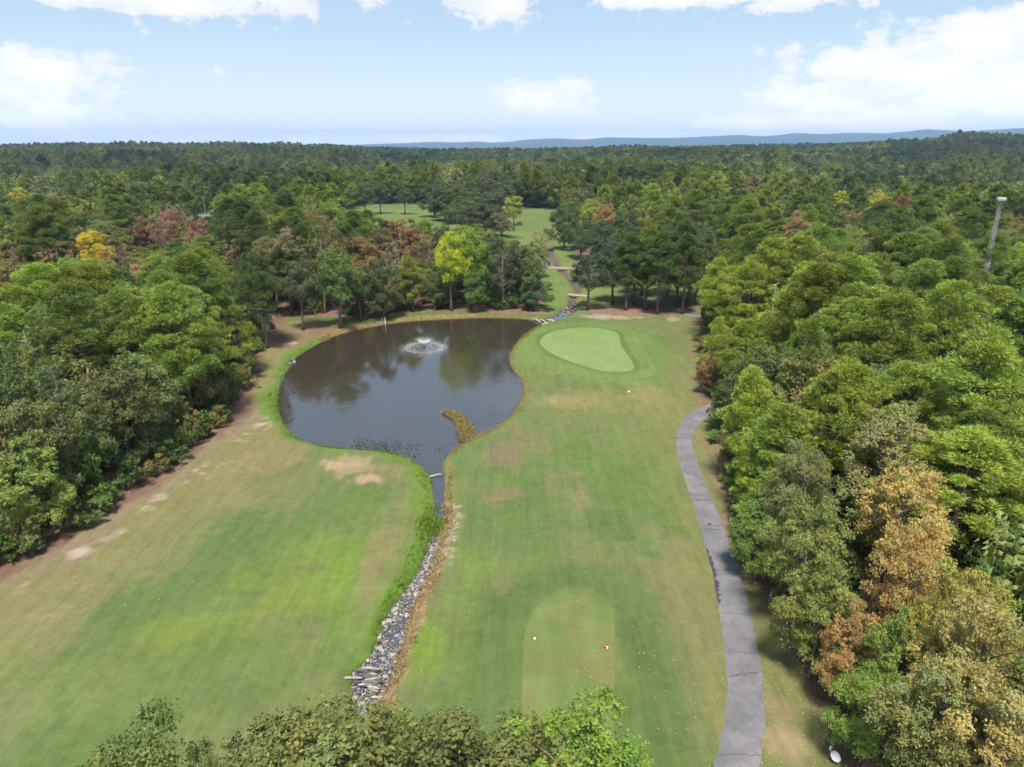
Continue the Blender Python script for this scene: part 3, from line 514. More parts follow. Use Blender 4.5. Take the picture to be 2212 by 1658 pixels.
def snag(seed, h=14.0):
    rng = np.random.default_rng(seed); W = MB(); Bs = []; W.tube([(0, 0, -.3), (.1, 0, h*.4), (.05, .15, h*.75), (.2, .1, h)], [.2, .16, .1, .02], 7)
    for i in range(26):
        z = h*(.3+.68*rng.random()); g = rng.random()*6.28; L = (1.1-z/h)*3.2*(.4+.7*rng.random())+.4; o = np.array([cos(g), sin(g), .25]); s0 = np.array([.1, .08, z]); e = s0+o*L; B = MB()
        B.tube([s0, (s0+e)/2+rng.normal(size=3)*.15, e], [.05, .03, .008], 4, cap=False)
        for q in range(3): f = .4+.55*rng.random(); p = s0*(1-f)+e*f; B.tube([p, p+rot_rand(rng, 1)[0]*np.array([1, 1, .6])*L*.3], [.02, .006], 3, cap=False)
        Bs.append(B.mesh('branch', M_DEAD, True))
    return W.mesh('trunk', M_DEAD, True), W.mesh('trunk_copy', M_DEAD, True), Bs

PINES = [pine(100+i, 18+1.5*(i % 3-1), 4.1+.35*(i % 4), .33+.06*(i % 3), 40+3*(i % 4), 5.6) for i in range(7)]
PINES_LOW = [pine(130+i, 14.0, 3.6, .14, 50, 5.6) for i in range(3)]                     # clothed nearly to the ground, at the wood's edge
OAKS = [broadleaf(200+i, 15+.8*(i % 3), 4.6+.4*(i % 4), .24+.05*(i % 3), 46+5*(i % 3), 1.35+.1*(i % 2), 430, .27) for i in range(6)]
OAKS_LOW = [broadleaf(230+i, 12+.7*i, 3.9+.3*i, .05, 54, 1.25, 400, .26) for i in range(4)]   # leafy to the ground
OAK_BARE = [broadleaf(250+i, 14.0, 4.6, .25, 36, 1.2, 90, .30) for i in range(2)]             # thin, half bare crowns
BUSHES = [broadleaf(260+i, 3.2, 1.7, .02, 16, .72, 190, .24, k=4) for i in range(4)]
FORE = [broadleaf(300, 15.0, 5.6, .3, 112, 1.12, 560, .205), broadleaf(301, 13.5, 4.6, .3, 64, 1.1, 620, .20), broadleaf(302, 13.0, 3.6, .28, 54, 1.05, 620, .20)]
VASE = broadleaf(270, 9.0, 4.4, .34, 40, 1.2, 70, .26, spread=1.3)
SNAGS = [snag(280+i) for i in range(2)]
PROTO = dict(pine=(PINES, 18.0, 3.9), lowpine=(PINES_LOW, 14.0, 3.3), oak=(OAKS, 15.6, 5.0), lowoak=(OAKS_LOW, 13.0, 4.4), bare=(OAK_BARE, 14.0, 4.8), bush=(BUSHES, 3.2, 1.8), vase=([VASE], 9.0, 4.4), snag=(SNAGS, 14.0, 3.0))
REALH = {}
def true_dims(me_pair):
    if len(me_pair) == 3: return 14.0, 3.0
    v = np.zeros(len(me_pair[1].vertices)*3, np.float32); me_pair[1].vertices.foreach_get('co', v); v = v.reshape(-1, 3); return float(np.percentile(v[:, 2], 99.7)), float(np.percentile(np.hypot(v[:, 0], v[:, 1]), 97))
TREES = []                              # every standing tree: dict(kind, x, y, h, R, color, label, group)
NAMES = dict(pine='pine_tree', lowpine='pine_tree', oak='oak_tree', lowoak='oak_tree', bare='oak_tree', bush='shrub', vase='spreading_tree', snag='dead_tree')
def add_tree(kind, x, y, h, R, color, label=None, group=None, var=None, own=None): TREES.append(dict(kind=kind, x=float(x), y=float(y), h=h, R=R, color=tuple(color), label=label, group=group, var=var, own=own, hand=True))
def by_top(kind, u, vt, h, R, color, label=None, **k):
    p = px_ground(u, vt, h); add_tree(kind, p[0], p[1], h, R, color, label, **k)
def by_base(kind, u, vb, vt, R, color, label=None, **k):
    p = px_ground(u, vb); add_tree(kind, p[0], p[1], top_height(p[0], p[1], vt), R, color, label, **k)

# colours of foliage (albedo)
DK, MID, OLI, LIME, YEL, GRY = (.040, .060, .028), (.060, .088, .028), (.098, .110, .036), (.115, .155, .030), (.24, .235, .025), (.088, .098, .052)
PDK, PMID, PBR = (.050, .078, .026), (.084, .122, .027), (.122, .168, .029)
# trees on the far bank
by_base('oak', 975, 673, 499, 4.4, (.21, .255, .022), 'tall yellow-green tree on the far pond bank', var=2)
by_base('oak', 1015, 667, 492, 4.8, (.10, .165, .025), 'bright green tree just behind the yellow-green one on the far bank', var=0)
by_base('lowoak', 1030, 674, 585, 3.6, (.06, .11, .035), 'low mid-green tree between the yellow-green tree and the big dark oak')
by_base('oak', 1086, 668, 514, 6.0, (.042, .056, .034), 'large dark grey-green oak on the far pond bank', var=3)
by_base('lowoak', 1157, 671, 586, 4.0, (.05, .088, .04), 'small round dark tree standing alone by the pond inlet', var=1)
by_base('pine', 893, 674, 552, 3.4, (.115, .14, .032), 'yellowish pine with a clear stem on the far pond bank')
by_base('lowoak', 828, 690, 560, 4.4, (.046, .066, .028), 'dark full-crowned tree above the far bank, beside the yellowish pine')
by_base('oak', 735, 710, 545, 5.6, (.062, .104, .026), 'broad fresh-green tree at the far left bank of the pond', var=1)
by_base('oak', 655, 714, 560, 4.4, (.060, .078, .038), 'grey-green tree at the pond corner near the lone pine stem')
by_base('pine', 578, 752, 545, 4.0, PDK, 'pine with a bare dark stem at the pond corner')
by_base('pine', 552, 742, 548, 3.8, PDK, 'dark pine just behind the bare-stemmed pine at the pond corner')
by_base('lowoak', 940, 668, 590, 3.4, (.06, .085, .035), 'olive tree low behind the yellow-green tree, beside the yellowish pine')
by_base('oak', 780, 694, 575, 3.6, (.045, .08, .04), 'slim dark green tree between the two broad trees on the far bank')
# grove behind the green
for (u, vb, vt, R, c, lb) in [(1352, 670, 503, 4.0, PDK, 'first pine of the grove behind the green, counting from the creek'), (1368, 659, 510, 3.8, PDK, 'second pine of the grove behind the green, set back'), (1394, 670, 490, 4.2, PMID, 'third pine of the grove behind the green, with the tallest crown'), (1419, 679, 500, 4.0, PDK, 'fourth pine of the grove behind the green, nearest the turf'), (1460, 666, 478, 4.4, PDK, 'fifth pine of the grove behind the green, tall and dark'), (1474, 679, 505, 3.8, PDK, 'sixth pine of the grove behind the green, beside the wood'), (1487, 663, 488, 4.2, PDK, 'last pine of the grove behind the green, against the wood')]: by_base('pine', u, vb, vt, R*1.2, c, lb, var=0)
for (u, vb, vt, R, c, lb) in [(1385, 640, 500, 6.0, (.048, .066, .032), 'dark leafy tree behind the third grove pine'), (1440, 642, 488, 6.5, (.045, .062, .032), 'dark leafy tree behind the fourth and fifth grove pines'), (1500, 648, 480, 6.5, (.05, .07, .032), 'dark leafy tree behind the last grove pine'), (1218, 540, 445, 6.5, (.05, .075, .032), 'dark leafy tree left of the upper creek oaks')]: by_base('lowoak', u, vb, vt, R, c, lb)
by_base('oak', 1270, 670, 548, 5.0, (.038, .055, .034), 'dark oak nearest the creek, at the grove behind the green', var=4)
by_base('oak', 1322, 655, 520, 5.4, (.042, .058, .036), 'dark rounded oak between the creekside oak and the first grove pine', var=5)
by_base('oak', 1300, 620, 480, 7.0, (.040, .058, .036), 'big dark oak overhanging the upper creek', var=0)
by_base('oak', 1345, 610, 455, 7.0, (.045, .065, .036), 'tall dark oak behind the big one over the upper creek', var=2)
by_base('lowoak', 1255, 560, 470, 6.5, (.045, .07, .034), 'dark leafy tree beside the upper creek, above the far footbridge')
by_base('oak', 1235, 520, 430, 6.5, (.06, .10, .03), 'green tree at the edge of the far fairway, right of the spreading tree')
by_base('vase', 1168, 546, 497, 4.3, (.13, .135, .07), 'sparse vase-shaped tree with several stems by the upper creek')
# island grove between the far fairways
for (u, vb, vt, R, c, lb) in [(938, 470, 400, 6.5, (.045, .07, .032), 'dark oak at the far tip of the island grove, nearest the far fairway'), (962, 478, 394, 7.0, (.042, .066, .032), 'tall dark oak next to the far tip of the island grove'), (985, 484, 400, 6.5, (.05, .075, .03), 'third oak from the far tip of the island grove'), (1008, 470, 385, 7.0, (.05, .07, .034), 'tallest oak at the back of the island grove'), (1045, 466, 384, 7.0, (.05, .066, .036), 'dark oak at the back of the island grove beside the tallest'), (1085, 462, 392, 7.0, (.055, .08, .034), 'rearmost oak of the island grove, behind the pale one'), (1000, 500, 425, 6.0, (.07, .095, .035), 'olive oak at the tip of the island grove between the far fairways'), (1030, 512, 440, 6.5, (.045, .06, .036), 'dark oak in the middle of the island grove'), (1052, 512, 432, 6.5, (.05, .062, .04), 'grey-green oak in the island grove beside the dark one'), (1085, 514, 458, 5.5, (.085, .088, .05), 'brownish small oak at the near end of the island grove'), (1025, 490, 410, 6.0, (.05, .07, .035), 'rear dark oak of the island grove'), (1065, 485, 412, 6.5, (.052, .068, .04), 'rear grey oak of the island grove beside the pale one'), (1110, 488, 424, 5.5, (.175, .205, .05), 'pale yellow-green tree at the end of the island grove'),
                             (875, 464, 409, 5.4, (.042, .07, .03), 'lone dark tree standing on the far fairway'), (822, 463, 395, 6.0, (.045, .075, .03), 'dark tree beside the far fairway nearest the lone tree'), (790, 466, 398, 6.0, (.05, .085, .03), 'second dark tree beside the far fairway'), (765, 466, 400, 6.0, (.08, .13, .03), 'brighter green tree ending the row by the far fairway')]: by_base('lowoak' if 930 < u < 1100 else 'oak', u, vb, vt, R*(1.22 if 930 < u < 1100 else 1.05), c, lb)
# autumn-coloured crowns
for (k, u, vt, h, R, c, lb) in [('oak', 300, 466, 15, 5.0, (.165, .108, .085), 'red-brown crown at the near side of the russet clump'), ('oak', 365, 452, 17, 5.4, (.175, .11, .09), 'largest red-brown crown of the russet clump'), ('oak', 420, 470, 16, 4.8, (.165, .105, .085), 'red-brown crown at the far side of the russet clump'), ('oak', 345, 480, 14, 4.2, (.15, .10, .075), 'low red-brown crown in front of the russet clump'),
        ('oak', 190, 500, 15, 5.2, (.29, .25, .035), 'vivid yellow tree amid the pines of the left wood'), ('bare', 118, 522, 14, 5.0, (.17, .12, .07), 'tan half-bare tree left of the vivid yellow one'), ('bare', 255, 516, 14, 5.0, (.16, .115, .065), 'tan half-bare tree right of the vivid yellow one'), ('bare', 500, 515, 14, 5.5, (.15, .11, .06), 'brownish thin tree beyond the russet clump'), ('bare', 20, 520, 14, 5.0, (.16, .12, .07), 'brown thin tree at the picture edge in the left wood'),
        ('oak', 862, 476, 16, 6.0, (.135, .082, .045), 'rusty oak in front of the far fairway'), ('oak', 895, 492, 14, 5.0, (.125, .082, .046), 'small rusty oak beside the larger rusty one'), ('oak', 820, 492, 15, 5.6, (.075, .075, .04), 'dull olive-brown oak left of the rusty one'), ('bare', 855, 520, 14, 5.6, (.16, .12, .06), 'tan crown below the rusty oak'), ('bare', 925, 498, 14, 5.0, (.13, .105, .055), 'grey-tan crown by the yellow-green tree'), ('oak', 780, 510, 15, 5.5, (.13, .10, .05), 'brownish crown in the wood beyond the pond'),
        ('oak', 40, 402, 17, 7.0, (.20, .21, .035), 'yellow-green crowns high at the left picture edge'), ('oak', 1905, 408, 17, 6.0, (.22, .22, .03), 'bright yellow crown in the right-hand wood'), ('oak', 1817, 412, 17, 5.5, (.20, .215, .03), 'yellow crown left of the brighter one in the right-hand wood'), ('oak', 1615, 398, 16, 5.0, (.155, .09, .05), 'rusty red crown far back in the right-hand wood'), ('oak', 1955, 420, 16, 5.0, (.14, .09, .05), 'russet crown beside the bright yellow one'), ('oak', 1840, 455, 14, 5.0, (.17, .10, .055), 'low orange-brown crown below the yellow ones'), ('bare', 1680, 440, 14, 5.0, (.2, .14, .075), 'tan thin crown in the right-hand wood'),
        ('oak', 1455, 407, 17, 5.0, (.16, .19, .035), 'lime crown far back in the middle distance'), ('oak', 1275, 430, 17, 5.0, (.15, .18, .035), 'yellow-green crown behind the dark creek oaks'), ('oak', 1310, 440, 16, 4.5, (.19, .12, .06), 'orange-tan crown behind the dark creek oaks'), ('oak', 720, 430, 17, 7.0, (.11, .16, .03), 'bright green crown beyond the russet clump')]: by_top(k, u, vt, h, R, c, lb)
# right-hand wood, near trees
for (k, u, vt, h, R, c, lb) in [('oak', 1958, 888, 14, 4.4, (.155, .162, .078), 'pale olive oak crown below the pines of the right wood'), ('oak', 1975, 1003, 13.5, 3.5, (.245, .20, .085), 'large orange-tan oak crown in the right wood'), ('oak', 1985, 1150, 11, 2.8, (.235, .185, .08), 'lower orange-tan crown just below the large one'), ('lowoak', 1848, 1290, 8.5, 2.2, (.215, .15, .075), 'small orange crown near the path side of the right wood'), ('oak', 2155, 1300, 13, 3.6, (.185, .175, .075), 'tan-olive oak crown at the lower right edge'), ('oak', 2090, 1215, 12.5, 3.0, (.17, .165, .045), 'yellow-olive crown above the tan oak at lower right'), ('lowoak', 1905, 1455, 7.0, 2.6, (.105, .16, .034), 'fresh green low tree at the lower right wood edge'), ('lowoak', 1960, 1320, 9.5, 2.6, (.11, .155, .038), 'fresh green crown between the orange and tan ones'), ('oak', 1757, 1085, 12, 3.2, (.105, .13, .042), 'olive oak crown over the cart path side of the right wood'), ('oak', 1745, 965, 12.5, 3.6, (.10, .115, .05), 'grey-green oak crown beside the bare pine stem'), ('lowoak', 1790, 1200, 10, 3.0, (.115, .14, .042), 'olive leafy tree at the path edge of the right wood'), ('lowoak', 1548, 752, 7.5, 2.6, (.17, .11, .065), 'small brown tree at the wood edge right of the green'), ('oak', 2060, 1440, 10.5, 3.4, (.13, .145, .06), 'dull olive crown at the lower right corner'), ('oak', 2200, 1490, 11, 3.2, (.19, .172, .075), 'tan crown in the lower right corner'), ('lowoak', 1690, 1010, 9.5, 2.8, (.075, .12, .035), 'green leafy tree at the bend of the cart path'), ('lowoak', 1650, 1085, 7.5, 2.4, (.085, .135, .035), 'low green tree beside the cart path bend')]: by_top(k, u, vt, h, R, c, lb)
by_base('pine', 1718, 1030, 690, 3.2, PMID, 'tall pine with a long bare stem in the right wood'); by_base('snag', 1655, 790, 610, 2.6, (1, 1, 1), 'dead grey stem rising among the pines right of the green'); by_top('snag', 38, 712, 15, 2.6, (1, 1, 1), 'dead bleached pine at the left picture edge')
# foreground crowns under the camera
by_top('oak', 232, 1622, 14.5, 4.4, (.075, .10, .032), 'dark olive oak crown peeking up at the lower left', own=1)
by_top('oak', 800, 1580, 15.0, 7.6, (.088, .105, .036), 'big olive oak crown at the bottom edge over the creek', own=0)
by_top('oak', 705, 1590, 13.5, 4.0, (.085, .10, .035), 'olive oak crown at the bottom edge left of the creek oak', own=1)
by_top('oak', 985, 1600, 13.0, 4.2, (.08, .098, .036), 'olive crown at the bottom edge between the creek oak and the fresh green one', own=2)
by_top('oak', 1258, 1565, 13.0, 4.3, (.095, .155, .03), 'fresh green crown at the bottom edge below the tee', own=2)
by_top('lowoak', 1285, 1632, 9.5, 1.5, (.15, .20, .03), 'small lime crown at the bottom edge, in front of the fresh green one')
by_top('bush', 1545, 1668, 4.5, 1.4, (.13, .19, .03), 'small leafy sprout at the bottom edge beside the path')

# ------------------------------------------------------------------ woods: fill
rng = np.random.default_rng(7)
def project(x, y, z):
    c, s = cos(PITCH), sin(PITCH); f = y*c-(z-CAM_H)*s; u_ = y*s+(z-CAM_H)*c; return CX+FPX*x/f, CY-FPX*u_/f, f
def jitter_grid(x0, x1, y0, y1, sp, jit=.42):
    X, Y = np.meshgrid(np.arange(x0, x1, sp), np.arange(y0, y1, sp*.9)); X = X+(np.arange(X.shape[0])[:, None] % 2)*sp*.5; n = X.size
    return X.ravel()+rng.uniform(-jit, jit, n)*sp, Y.ravel()+rng.uniform(-jit, jit, n)*sp
HOUSES = [(tuple(px_ground(512, 672, 4.0)), .5, 11.0, 7.0, 2.8, 'grey-roofed house half hidden in the left wood'), (tuple(px_ground(1548, 391, 5.0)), -.9, 15.0, 9.0, 3.4, 'pale house far back in the woods right of the far fairway'), (tuple(px_ground(436, 468, 5.0)), .2, 14.0, 9.0, 3.2, 'pale building beside the utility pole beyond the russet crowns')]
GAPS = [(q[0][0], q[0][1], 5.5) for q in HOUSES]+[(*px_ground(526, 700), 2.0), (*px_ground(1540, 398, 8), 9.0), (*px_ground(442, 476), 9.0), (*px_ground(445, 490, 6), 6.0), (*px_ground(2139, 575, 14), 2.5)]
hx = np.array([t['x'] for t in TREES]+[g[0] for g in GAPS]); hy = np.array([t['y'] for t in TREES]+[g[1] for g in GAPS]); hR = np.array([t['R'] for t in TREES]+[g[2] for g in GAPS])
def free(x, y, k=.85): return np.array([np.all(np.hypot(hx-a, hy-b) > hR*k+1.2) for a, b in zip(x, y)])
def edge_dist(x, y): 
    d1, _ = seg_dist(x, y, EDGE_L); d2, _ = seg_dist(x, y, EDGE_R); d3, _ = seg_dist(x, y, CLEAR, True); return np.minimum(np.where(y < 160, np.minimum(d1, d2), 99), np.where(y > 146, d3, 99))
TOWER = px_ground(2163, 430, 27.2)
SIGHT = [(TOWER[0], TOWER[1], 15.0, 2.5)]+[(t['x'], t['y'], t['h']*.45, t['R']+1.0) for t in TREES if t['y'] > 95]+[(q[0][0], q[0][1], 3.4, 4.0) for q in HOUSES[1:]]+[(HOUSES[0][0][0], HOUSES[0][0][1], 4.5, 1.6)]+[(*px_ground(u, v), 0.0, 7.0) for u, v in ((815, 466), (845, 452), (890, 478), (935, 480), (970, 492), (1140, 468), (1150, 500), (1130, 520), (1150, 535), (445, 470))]
JIT = 1.6
def sight_cap(x, y, h):
    # trees in front of a crown or clearing that the photograph shows are no taller than the line of sight to it allows
    x, y = np.asarray(x, float), np.asarray(y, float); h = np.array(h, float)
    for (a, b, z, R) in SIGHT:
        D = math.hypot(a, b); s_ = (x*a+y*b)/D; lat = np.abs(x*b-y*a)/D; m = (D-s_ > 1.5) & (D-s_ < 130) & (lat < R)
        h = np.where(m, np.minimum(h, np.maximum(CAM_H-(CAM_H-z)*s_/D-.3+np.random.default_rng(int(D*10)).normal(size=x.shape)*1.0+JIT*rng.normal(size=x.shape), 4.5)), h)
    return h
X, Y = jitter_grid(-290, 290, 18, 330, 7.2); k = in_wood(X, Y); X, Y = X[k], Y[k]
uu, vv, ff = project(X, Y, 14.0); k = (ff > 10) & (uu > -260) & (uu < 2480) & (vv < 1900); X, Y = X[k], Y[k]
ed = edge_dist(X, Y); k = (ed > .8) & free(X, Y); X, Y, ed = X[k], Y[k], ed[k]
pinep = fbm(X/34+3, Y/34, 61, 3); toneA = fbm(X/26+8, Y/26, 63, 3); autumn = fbm(X/40+1, Y/40+4, 67, 3); rank = []
for i in range(len(X)):
    x, y = X[i], Y[i]; side = 'left' if x < 0 else 'right'; d = np.hypot(x, y); rnd = rng.random()
    if y < 153:
        if side == 'left': pp = .20 if ed[i] < 8 and y < 105 else (.62 if 70 < y else .40)
        else: pp = .12 if (y < 62 and ed[i] < 13) else (.22 if y < 52 else .56)
    else: pp = .5 if x > 45 else (.22 if x > -30 else .35)
    pp = np.clip(pp+(pinep[i]-.5)*1.1, .03, .95); ispine = rnd < pp
    g = np.array([1+rng.normal()*.06, 1, 1])*(1+rng.normal()*.19)
    if ispine:
        f = np.clip((toneA[i]-.33)/.3+rng.normal()*.2, 0, 1)*(1.0 if y < 150 else .65); base = np.array(PDK)*(1-f)+np.array(PBR)*f
        if y < 135: base = base*(.85 if side == 'right' else .70)+np.array(PBR)*(.26 if side == 'right' else .36)
        h = rng.uniform(15, 22.5) if y > 60 else rng.uniform(13, 17); Rr = rng.uniform(4.3, 6.2); kind = 'lowpine' if ed[i] < 5 and rng.random() < .5 and y < 140 else 'pine'
        if kind == 'lowpine': h *= .75
    else:
        r2 = rng.random(); base = np.array(DK)*.4+np.array(MID)*.6 if r2 < .38 else (np.array(OLI) if r2 < .62 else (np.array(GRY) if r2 < .86 else np.array(LIME)))
        if autumn[i] > .56 and y > 120 and rng.random() < .55: base = np.array([(.115, .098, .052), (.12, .09, .052), (.10, .098, .05)][rng.integers(3)])
        if side == 'right' and y < 70: base = base*.55+np.array([(.10, .125, .04), (.13, .145, .045), (.14, .14, .05), (.095, .115, .055)][rng.integers(4)])*.55
        if side == 'left' and y < 110: base = base*.5+np.array([(.092, .108, .05), (.11, .12, .045), (.08, .115, .038)][rng.integers(3)])*.62
        kind = 'lowoak' if ed[i] < 7 else ('bare' if rng.random() < .06 else 'oak'); h = rng.uniform(12.5, 19) if y > 60 else rng.uniform(10.5, 14.5); Rr = rng.uniform(4.6, 6.6)
        if kind == 'lowoak': h *= rng.uniform(.70, 1.0) if side == 'right' else rng.uniform(.85, 1.1); Rr = rng.uniform(3.4, 4.9)
    if side == 'right' and y < 62 and ed[i] < 10: h *= .72; Rr *= .8
    if kind == 'lowoak': h = min(h, 15.5)
    h = float(sight_cap([x], [y], [h])[0]); Rr = min(max(Rr, h*.29), h*.5)
    if y < 150: Rr = min(Rr, max(ed[i]+(1.7 if side == 'right' else 2.8), 2.3)); h = min(h, Rr*4.4)
    TREES.append(dict(kind=kind, x=x, y=y, h=h, R=Rr, color=tuple(np.clip(base*g, .01, .5)), label=None, group=None, var=None, own=None, hand=False, ed=ed[i], d=d))
# low growth along the edges of the woods
def along(P, sp, off):
    P = np.asarray(P); L = np.r_[0, np.cumsum(np.hypot(*np.diff(P, axis=0).T))]; s = np.arange(0, L[-1], sp); return np.c_[np.interp(s, L, P[:, 0]), np.interp(s, L, P[:, 1])]
for P, sgn in ((EDGE_L, -1), (EDGE_R, 1)):
    for q in along(P, 2.5, 0):
        x, y = q[0]+sgn*rng.uniform(-.4, 1.8), q[1]+rng.uniform(-1, 1); u_, v_, f_2 = project(x, y, 1.0)
        if y > 146 or v_ > 1780 or u_ < -80 or u_ > 2300: continue
        c = np.array([(.06, .095, .034), (.085, .11, .04), (.07, .12, .03), (.12, .115, .045)][rng.integers(4)])*(1+rng.normal()*.12)
        TREES.append(dict(kind='bush', x=x, y=y, h=rng.uniform(1.6, 4.2), R=rng.uniform(1.1, 2.1), color=tuple(np.clip(c, .01, .4)), label=None, group=None, var=None, own=None, hand=False, ed=0.0, d=np.hypot(x, y)))

# which stand as single trees: the 300 largest of each kind, the others join the distant wood
far_pts = []
auto = [t for t in TREES if not t['hand']]
quota = {'pine_tree': 300, 'oak_tree': 300, 'shrub': 300}
for t in TREES:
    if t['hand']: quota[NAMES[t['kind']]] = quota.get(NAMES[t['kind']], 300)-1
keep = []
for t in sorted(auto, key=lambda t: t['d']):
    n_ = NAMES[t['kind']]; u_, v_, f_2 = project(t['x'], t['y'], t['h']*.8); vis = -40 < u_ < 2252 and v_ < 1720
    if quota[n_] > 0 and vis: quota[n_] -= 1; keep.append(t)
    else: far_pts.append(t)
# words that single out one tree of a wood: row counted from the wood's edge, place in the row counted from the camera's end
ORD = 'first second third fourth fifth sixth seventh eighth ninth tenth eleventh twelfth thirteenth fourteenth fifteenth sixteenth seventeenth eighteenth nineteenth twentieth'.split()
def ordinal(n):
    if n < 20: return ORD[n]
    tens = ['twenty', 'thirty', 'forty', 'fifty', 'sixty', 'seventy', 'eighty', 'ninety'][((n+1)//10)-2] if n+1 < 100 else 'hundred and '+ordinal(n-100)
    if n+1 >= 100: return tens
    return (tens[:-1]+'ieth') if (n+1) % 10 == 0 else tens+'-'+ORD[(n+1) % 10-1]
def tone(c, kind):
    r, g, b = c; l = r+g+b
    if r > g*1.12: return 'rusty' if g < .1 else 'tan'
    if g > r*1.3 and l > .26: return 'lime-green'
    if abs(r-g) < .018 and l > .2: return 'olive'
    return 'bright green' if l > .255 else ('mid-green' if l > .19 else 'dark green')
rows = {}
for t in keep:
    nm = NAMES[t['kind']]; wd = ('left wood' if t['x'] < 0 else 'right wood') if t['y'] < 153 else ('wood beyond the pond' if t['x'] < 5 else 'wood beyond the green')
    rw = min(int(t['ed']//7), 11); rows.setdefault((nm, wd, rw, tone(t['color'], nm)), []).append(t)
for (nm, wd, rw, tn), L in rows.items():
    for i, t in enumerate(sorted(L, key=lambda t: t['y'])):
        kd = {'pine_tree': 'pine', 'oak_tree': 'oak', 'shrub': 'shrub'}[nm]; pl = 'at the edge' if rw == 0 and nm == 'shrub' else 'in %s row' % ordinal(rw)
        t['label'] = '%s %s %s of the %s, %s from near end' % (tn, kd, pl, wd, ordinal(i)); t['group'] = {'pine_tree': 'pines of the woods', 'oak_tree': 'broadleaved trees of the woods', 'shrub': 'shrubs along the wood edges'}[nm]
DIM = {}
cnt = 0
for t in [t for t in TREES if t['hand']]+keep:
    protos, H0, R0 = PROTO[t['kind']]; cnt += 1
    vi = t['var'] if t['var'] is not None else int(rng.integers(len(protos)))
    pair = FORE[t['own']] if t['own'] is not None else protos[vi % len(protos)]
    key = pair[1].name
    if key not in DIM: DIM[key] = true_dims(pair)
    hh, r0 = DIM[key]; sz = t['h']/hh; sx = t['R']/r0; nm = NAMES[t['kind']]
    root = link(nm, None, label=t['label'], cat={'pine_tree': 'pine', 'oak_tree': 'tree', 'shrub': 'shrub', 'spreading_tree': 'tree', 'dead_tree': 'tree'}[nm], group=t['group'], loc=(t['x'], t['y'], gz(t['x'], t['y'])-.03), rz=rng.random()*6.28, scale=(sx, sx, sz)); root.empty_display_size = .5
    lean = rng.normal(size=2)*.02; root.rotation_euler = (lean[0], lean[1], root.rotation_euler[2])
    link('trunk' if nm != 'shrub' else 'stem', pair[0], root); 
    if nm == 'dead_tree':
        for b_ in pair[2]: link('branch', b_, root)
    else: link('crown', pair[1], root, color=t['color'])

# ------------------------------------------------------------------ the distant wood: one mass of trees
FP = [pine(400+i, 16, 4.3, .34, 26, 6, 18, .55, .17, 0, .5) for i in range(3)]
FB = [broadleaf(420+i, 14.0, 5.6, .12, 30, 2.0, 84, .66, twigs=False, jit=.4) for i in range(4)]
def as_far(me): me.materials.clear(); me.materials.append(M_FAR); return me
fpm = [as_far(p[1]) for p in FP]; fbm_ = [as_far(p[1]) for p in FB]
def far_grid(r0, r1, sp):
    X, Y = jitter_grid(-r1*.92, r1*.92, max(60, r0*.5), r1, sp); r = np.hypot(X, Y); k = (r >= r0) & (r < r1) & (np.abs(X) < Y*.86+30); return X[k], Y[k]
PX, PY, PH, PR_, PK, PCOL = [], [], [], [], [], []
for t in far_pts: 
    if t['kind'] != 'bush': PX.append(t['x']); PY.append(t['y']); PH.append(t['h']); PR_.append(t['R']); PK.append(0 if 'pine' in t['kind'] else 1); PCOL.append(t['color'])
for r0, r1, sp, sc in ((0, 800, 9.2, 1.42), (800, 1500, 11, 1.55), (1500, 2400, 14, 1.75), (2400, 3600, 19, 2.2)):
    X, Y = far_grid(r0, r1, sp); k = ((Y > 328) | (np.abs(X) > 288)) & (fbm(X/55, Y/80, 107, 2) > .27); X, Y = X[k], Y[k]; k = in_wood(X, Y) & free(X, Y, .7); X, Y = X[k], Y[k]
    pn = fbm(X/90+3, Y/90, 61, 3); tn = fbm(X/70+8, Y/70, 63, 3); au = fbm(X/120+1, Y/150+4, 67, 3); n = len(X); r = np.hypot(X, Y)
    isp = rng.random(n) < np.clip(.30+(pn-.5)*3.2+np.where(X > 120, .12, 0)+sstep(500, 1200, r)*.1, .05, .95)
    f = np.clip((tn-.35)/.3+rng.normal(size=n)*.22, 0, 1)[:, None]
    cp = np.array((.036, .056, .025))*(1-f)+np.array((.088, .112, .028))*f
    pal = np.array([(.040, .064, .030), (.055, .082, .032), (.085, .10, .038), (.072, .086, .048), (.11, .15, .034), (.12, .095, .05), (.15, .10, .05), (.19, .18, .04)]); wts = np.array([.25, .27, .19, .16, .08, .03, .01, .01]); ch = rng.choice(8, n, p=wts); cb = pal[ch]
    am = (au > .60) & (rng.random(n) < .35) & (X < 200); cb[am] = np.array([(.11, .095, .052), (.10, .092, .05), (.13, .095, .055)])[rng.integers(0, 3, am.sum())]
    c = np.where(isp[:, None], cp, cb)*(1+rng.normal(size=(n, 1))*.2)*(.55+.95*fbm(X/200, Y/330, 97, 3))[:, None]; c = np.clip(c*(1-.16*sstep(500, 1300, r))[:, None], .012, .4)
    hv = .72+.6*fbm(X/130+7, Y/130, 103, 2); PX += list(X); PY += list(Y); PH += list(sight_cap(X, Y, hv*np.where(isp, rng.uniform(13.5, 20, n), rng.uniform(10.5, 18, n))*(sc**.35))); PR_ += list(np.where(isp, rng.uniform(3.4, 5.0, n), rng.uniform(4.0, 6.6, n))*sc); PK += list(np.where(isp, 0, 1)); PCOL += [tuple(q) for q in c]
PX, PY, PH, PR_, PK, PCOL = map(np.array, (PX, PY, PH, PR_, PK, PCOL))
PZ = land(PX, PY); NP = len(PX)
me = bpy.data.meshes.new('distant_wood'); me.vertices.add(NP); me.vertices.foreach_set('co', np.stack([PX, PY, PZ], 1).astype(np.float32).ravel())
ref = {0: [true_dims(p) for p in FP], 1: [true_dims(p) for p in FB]}
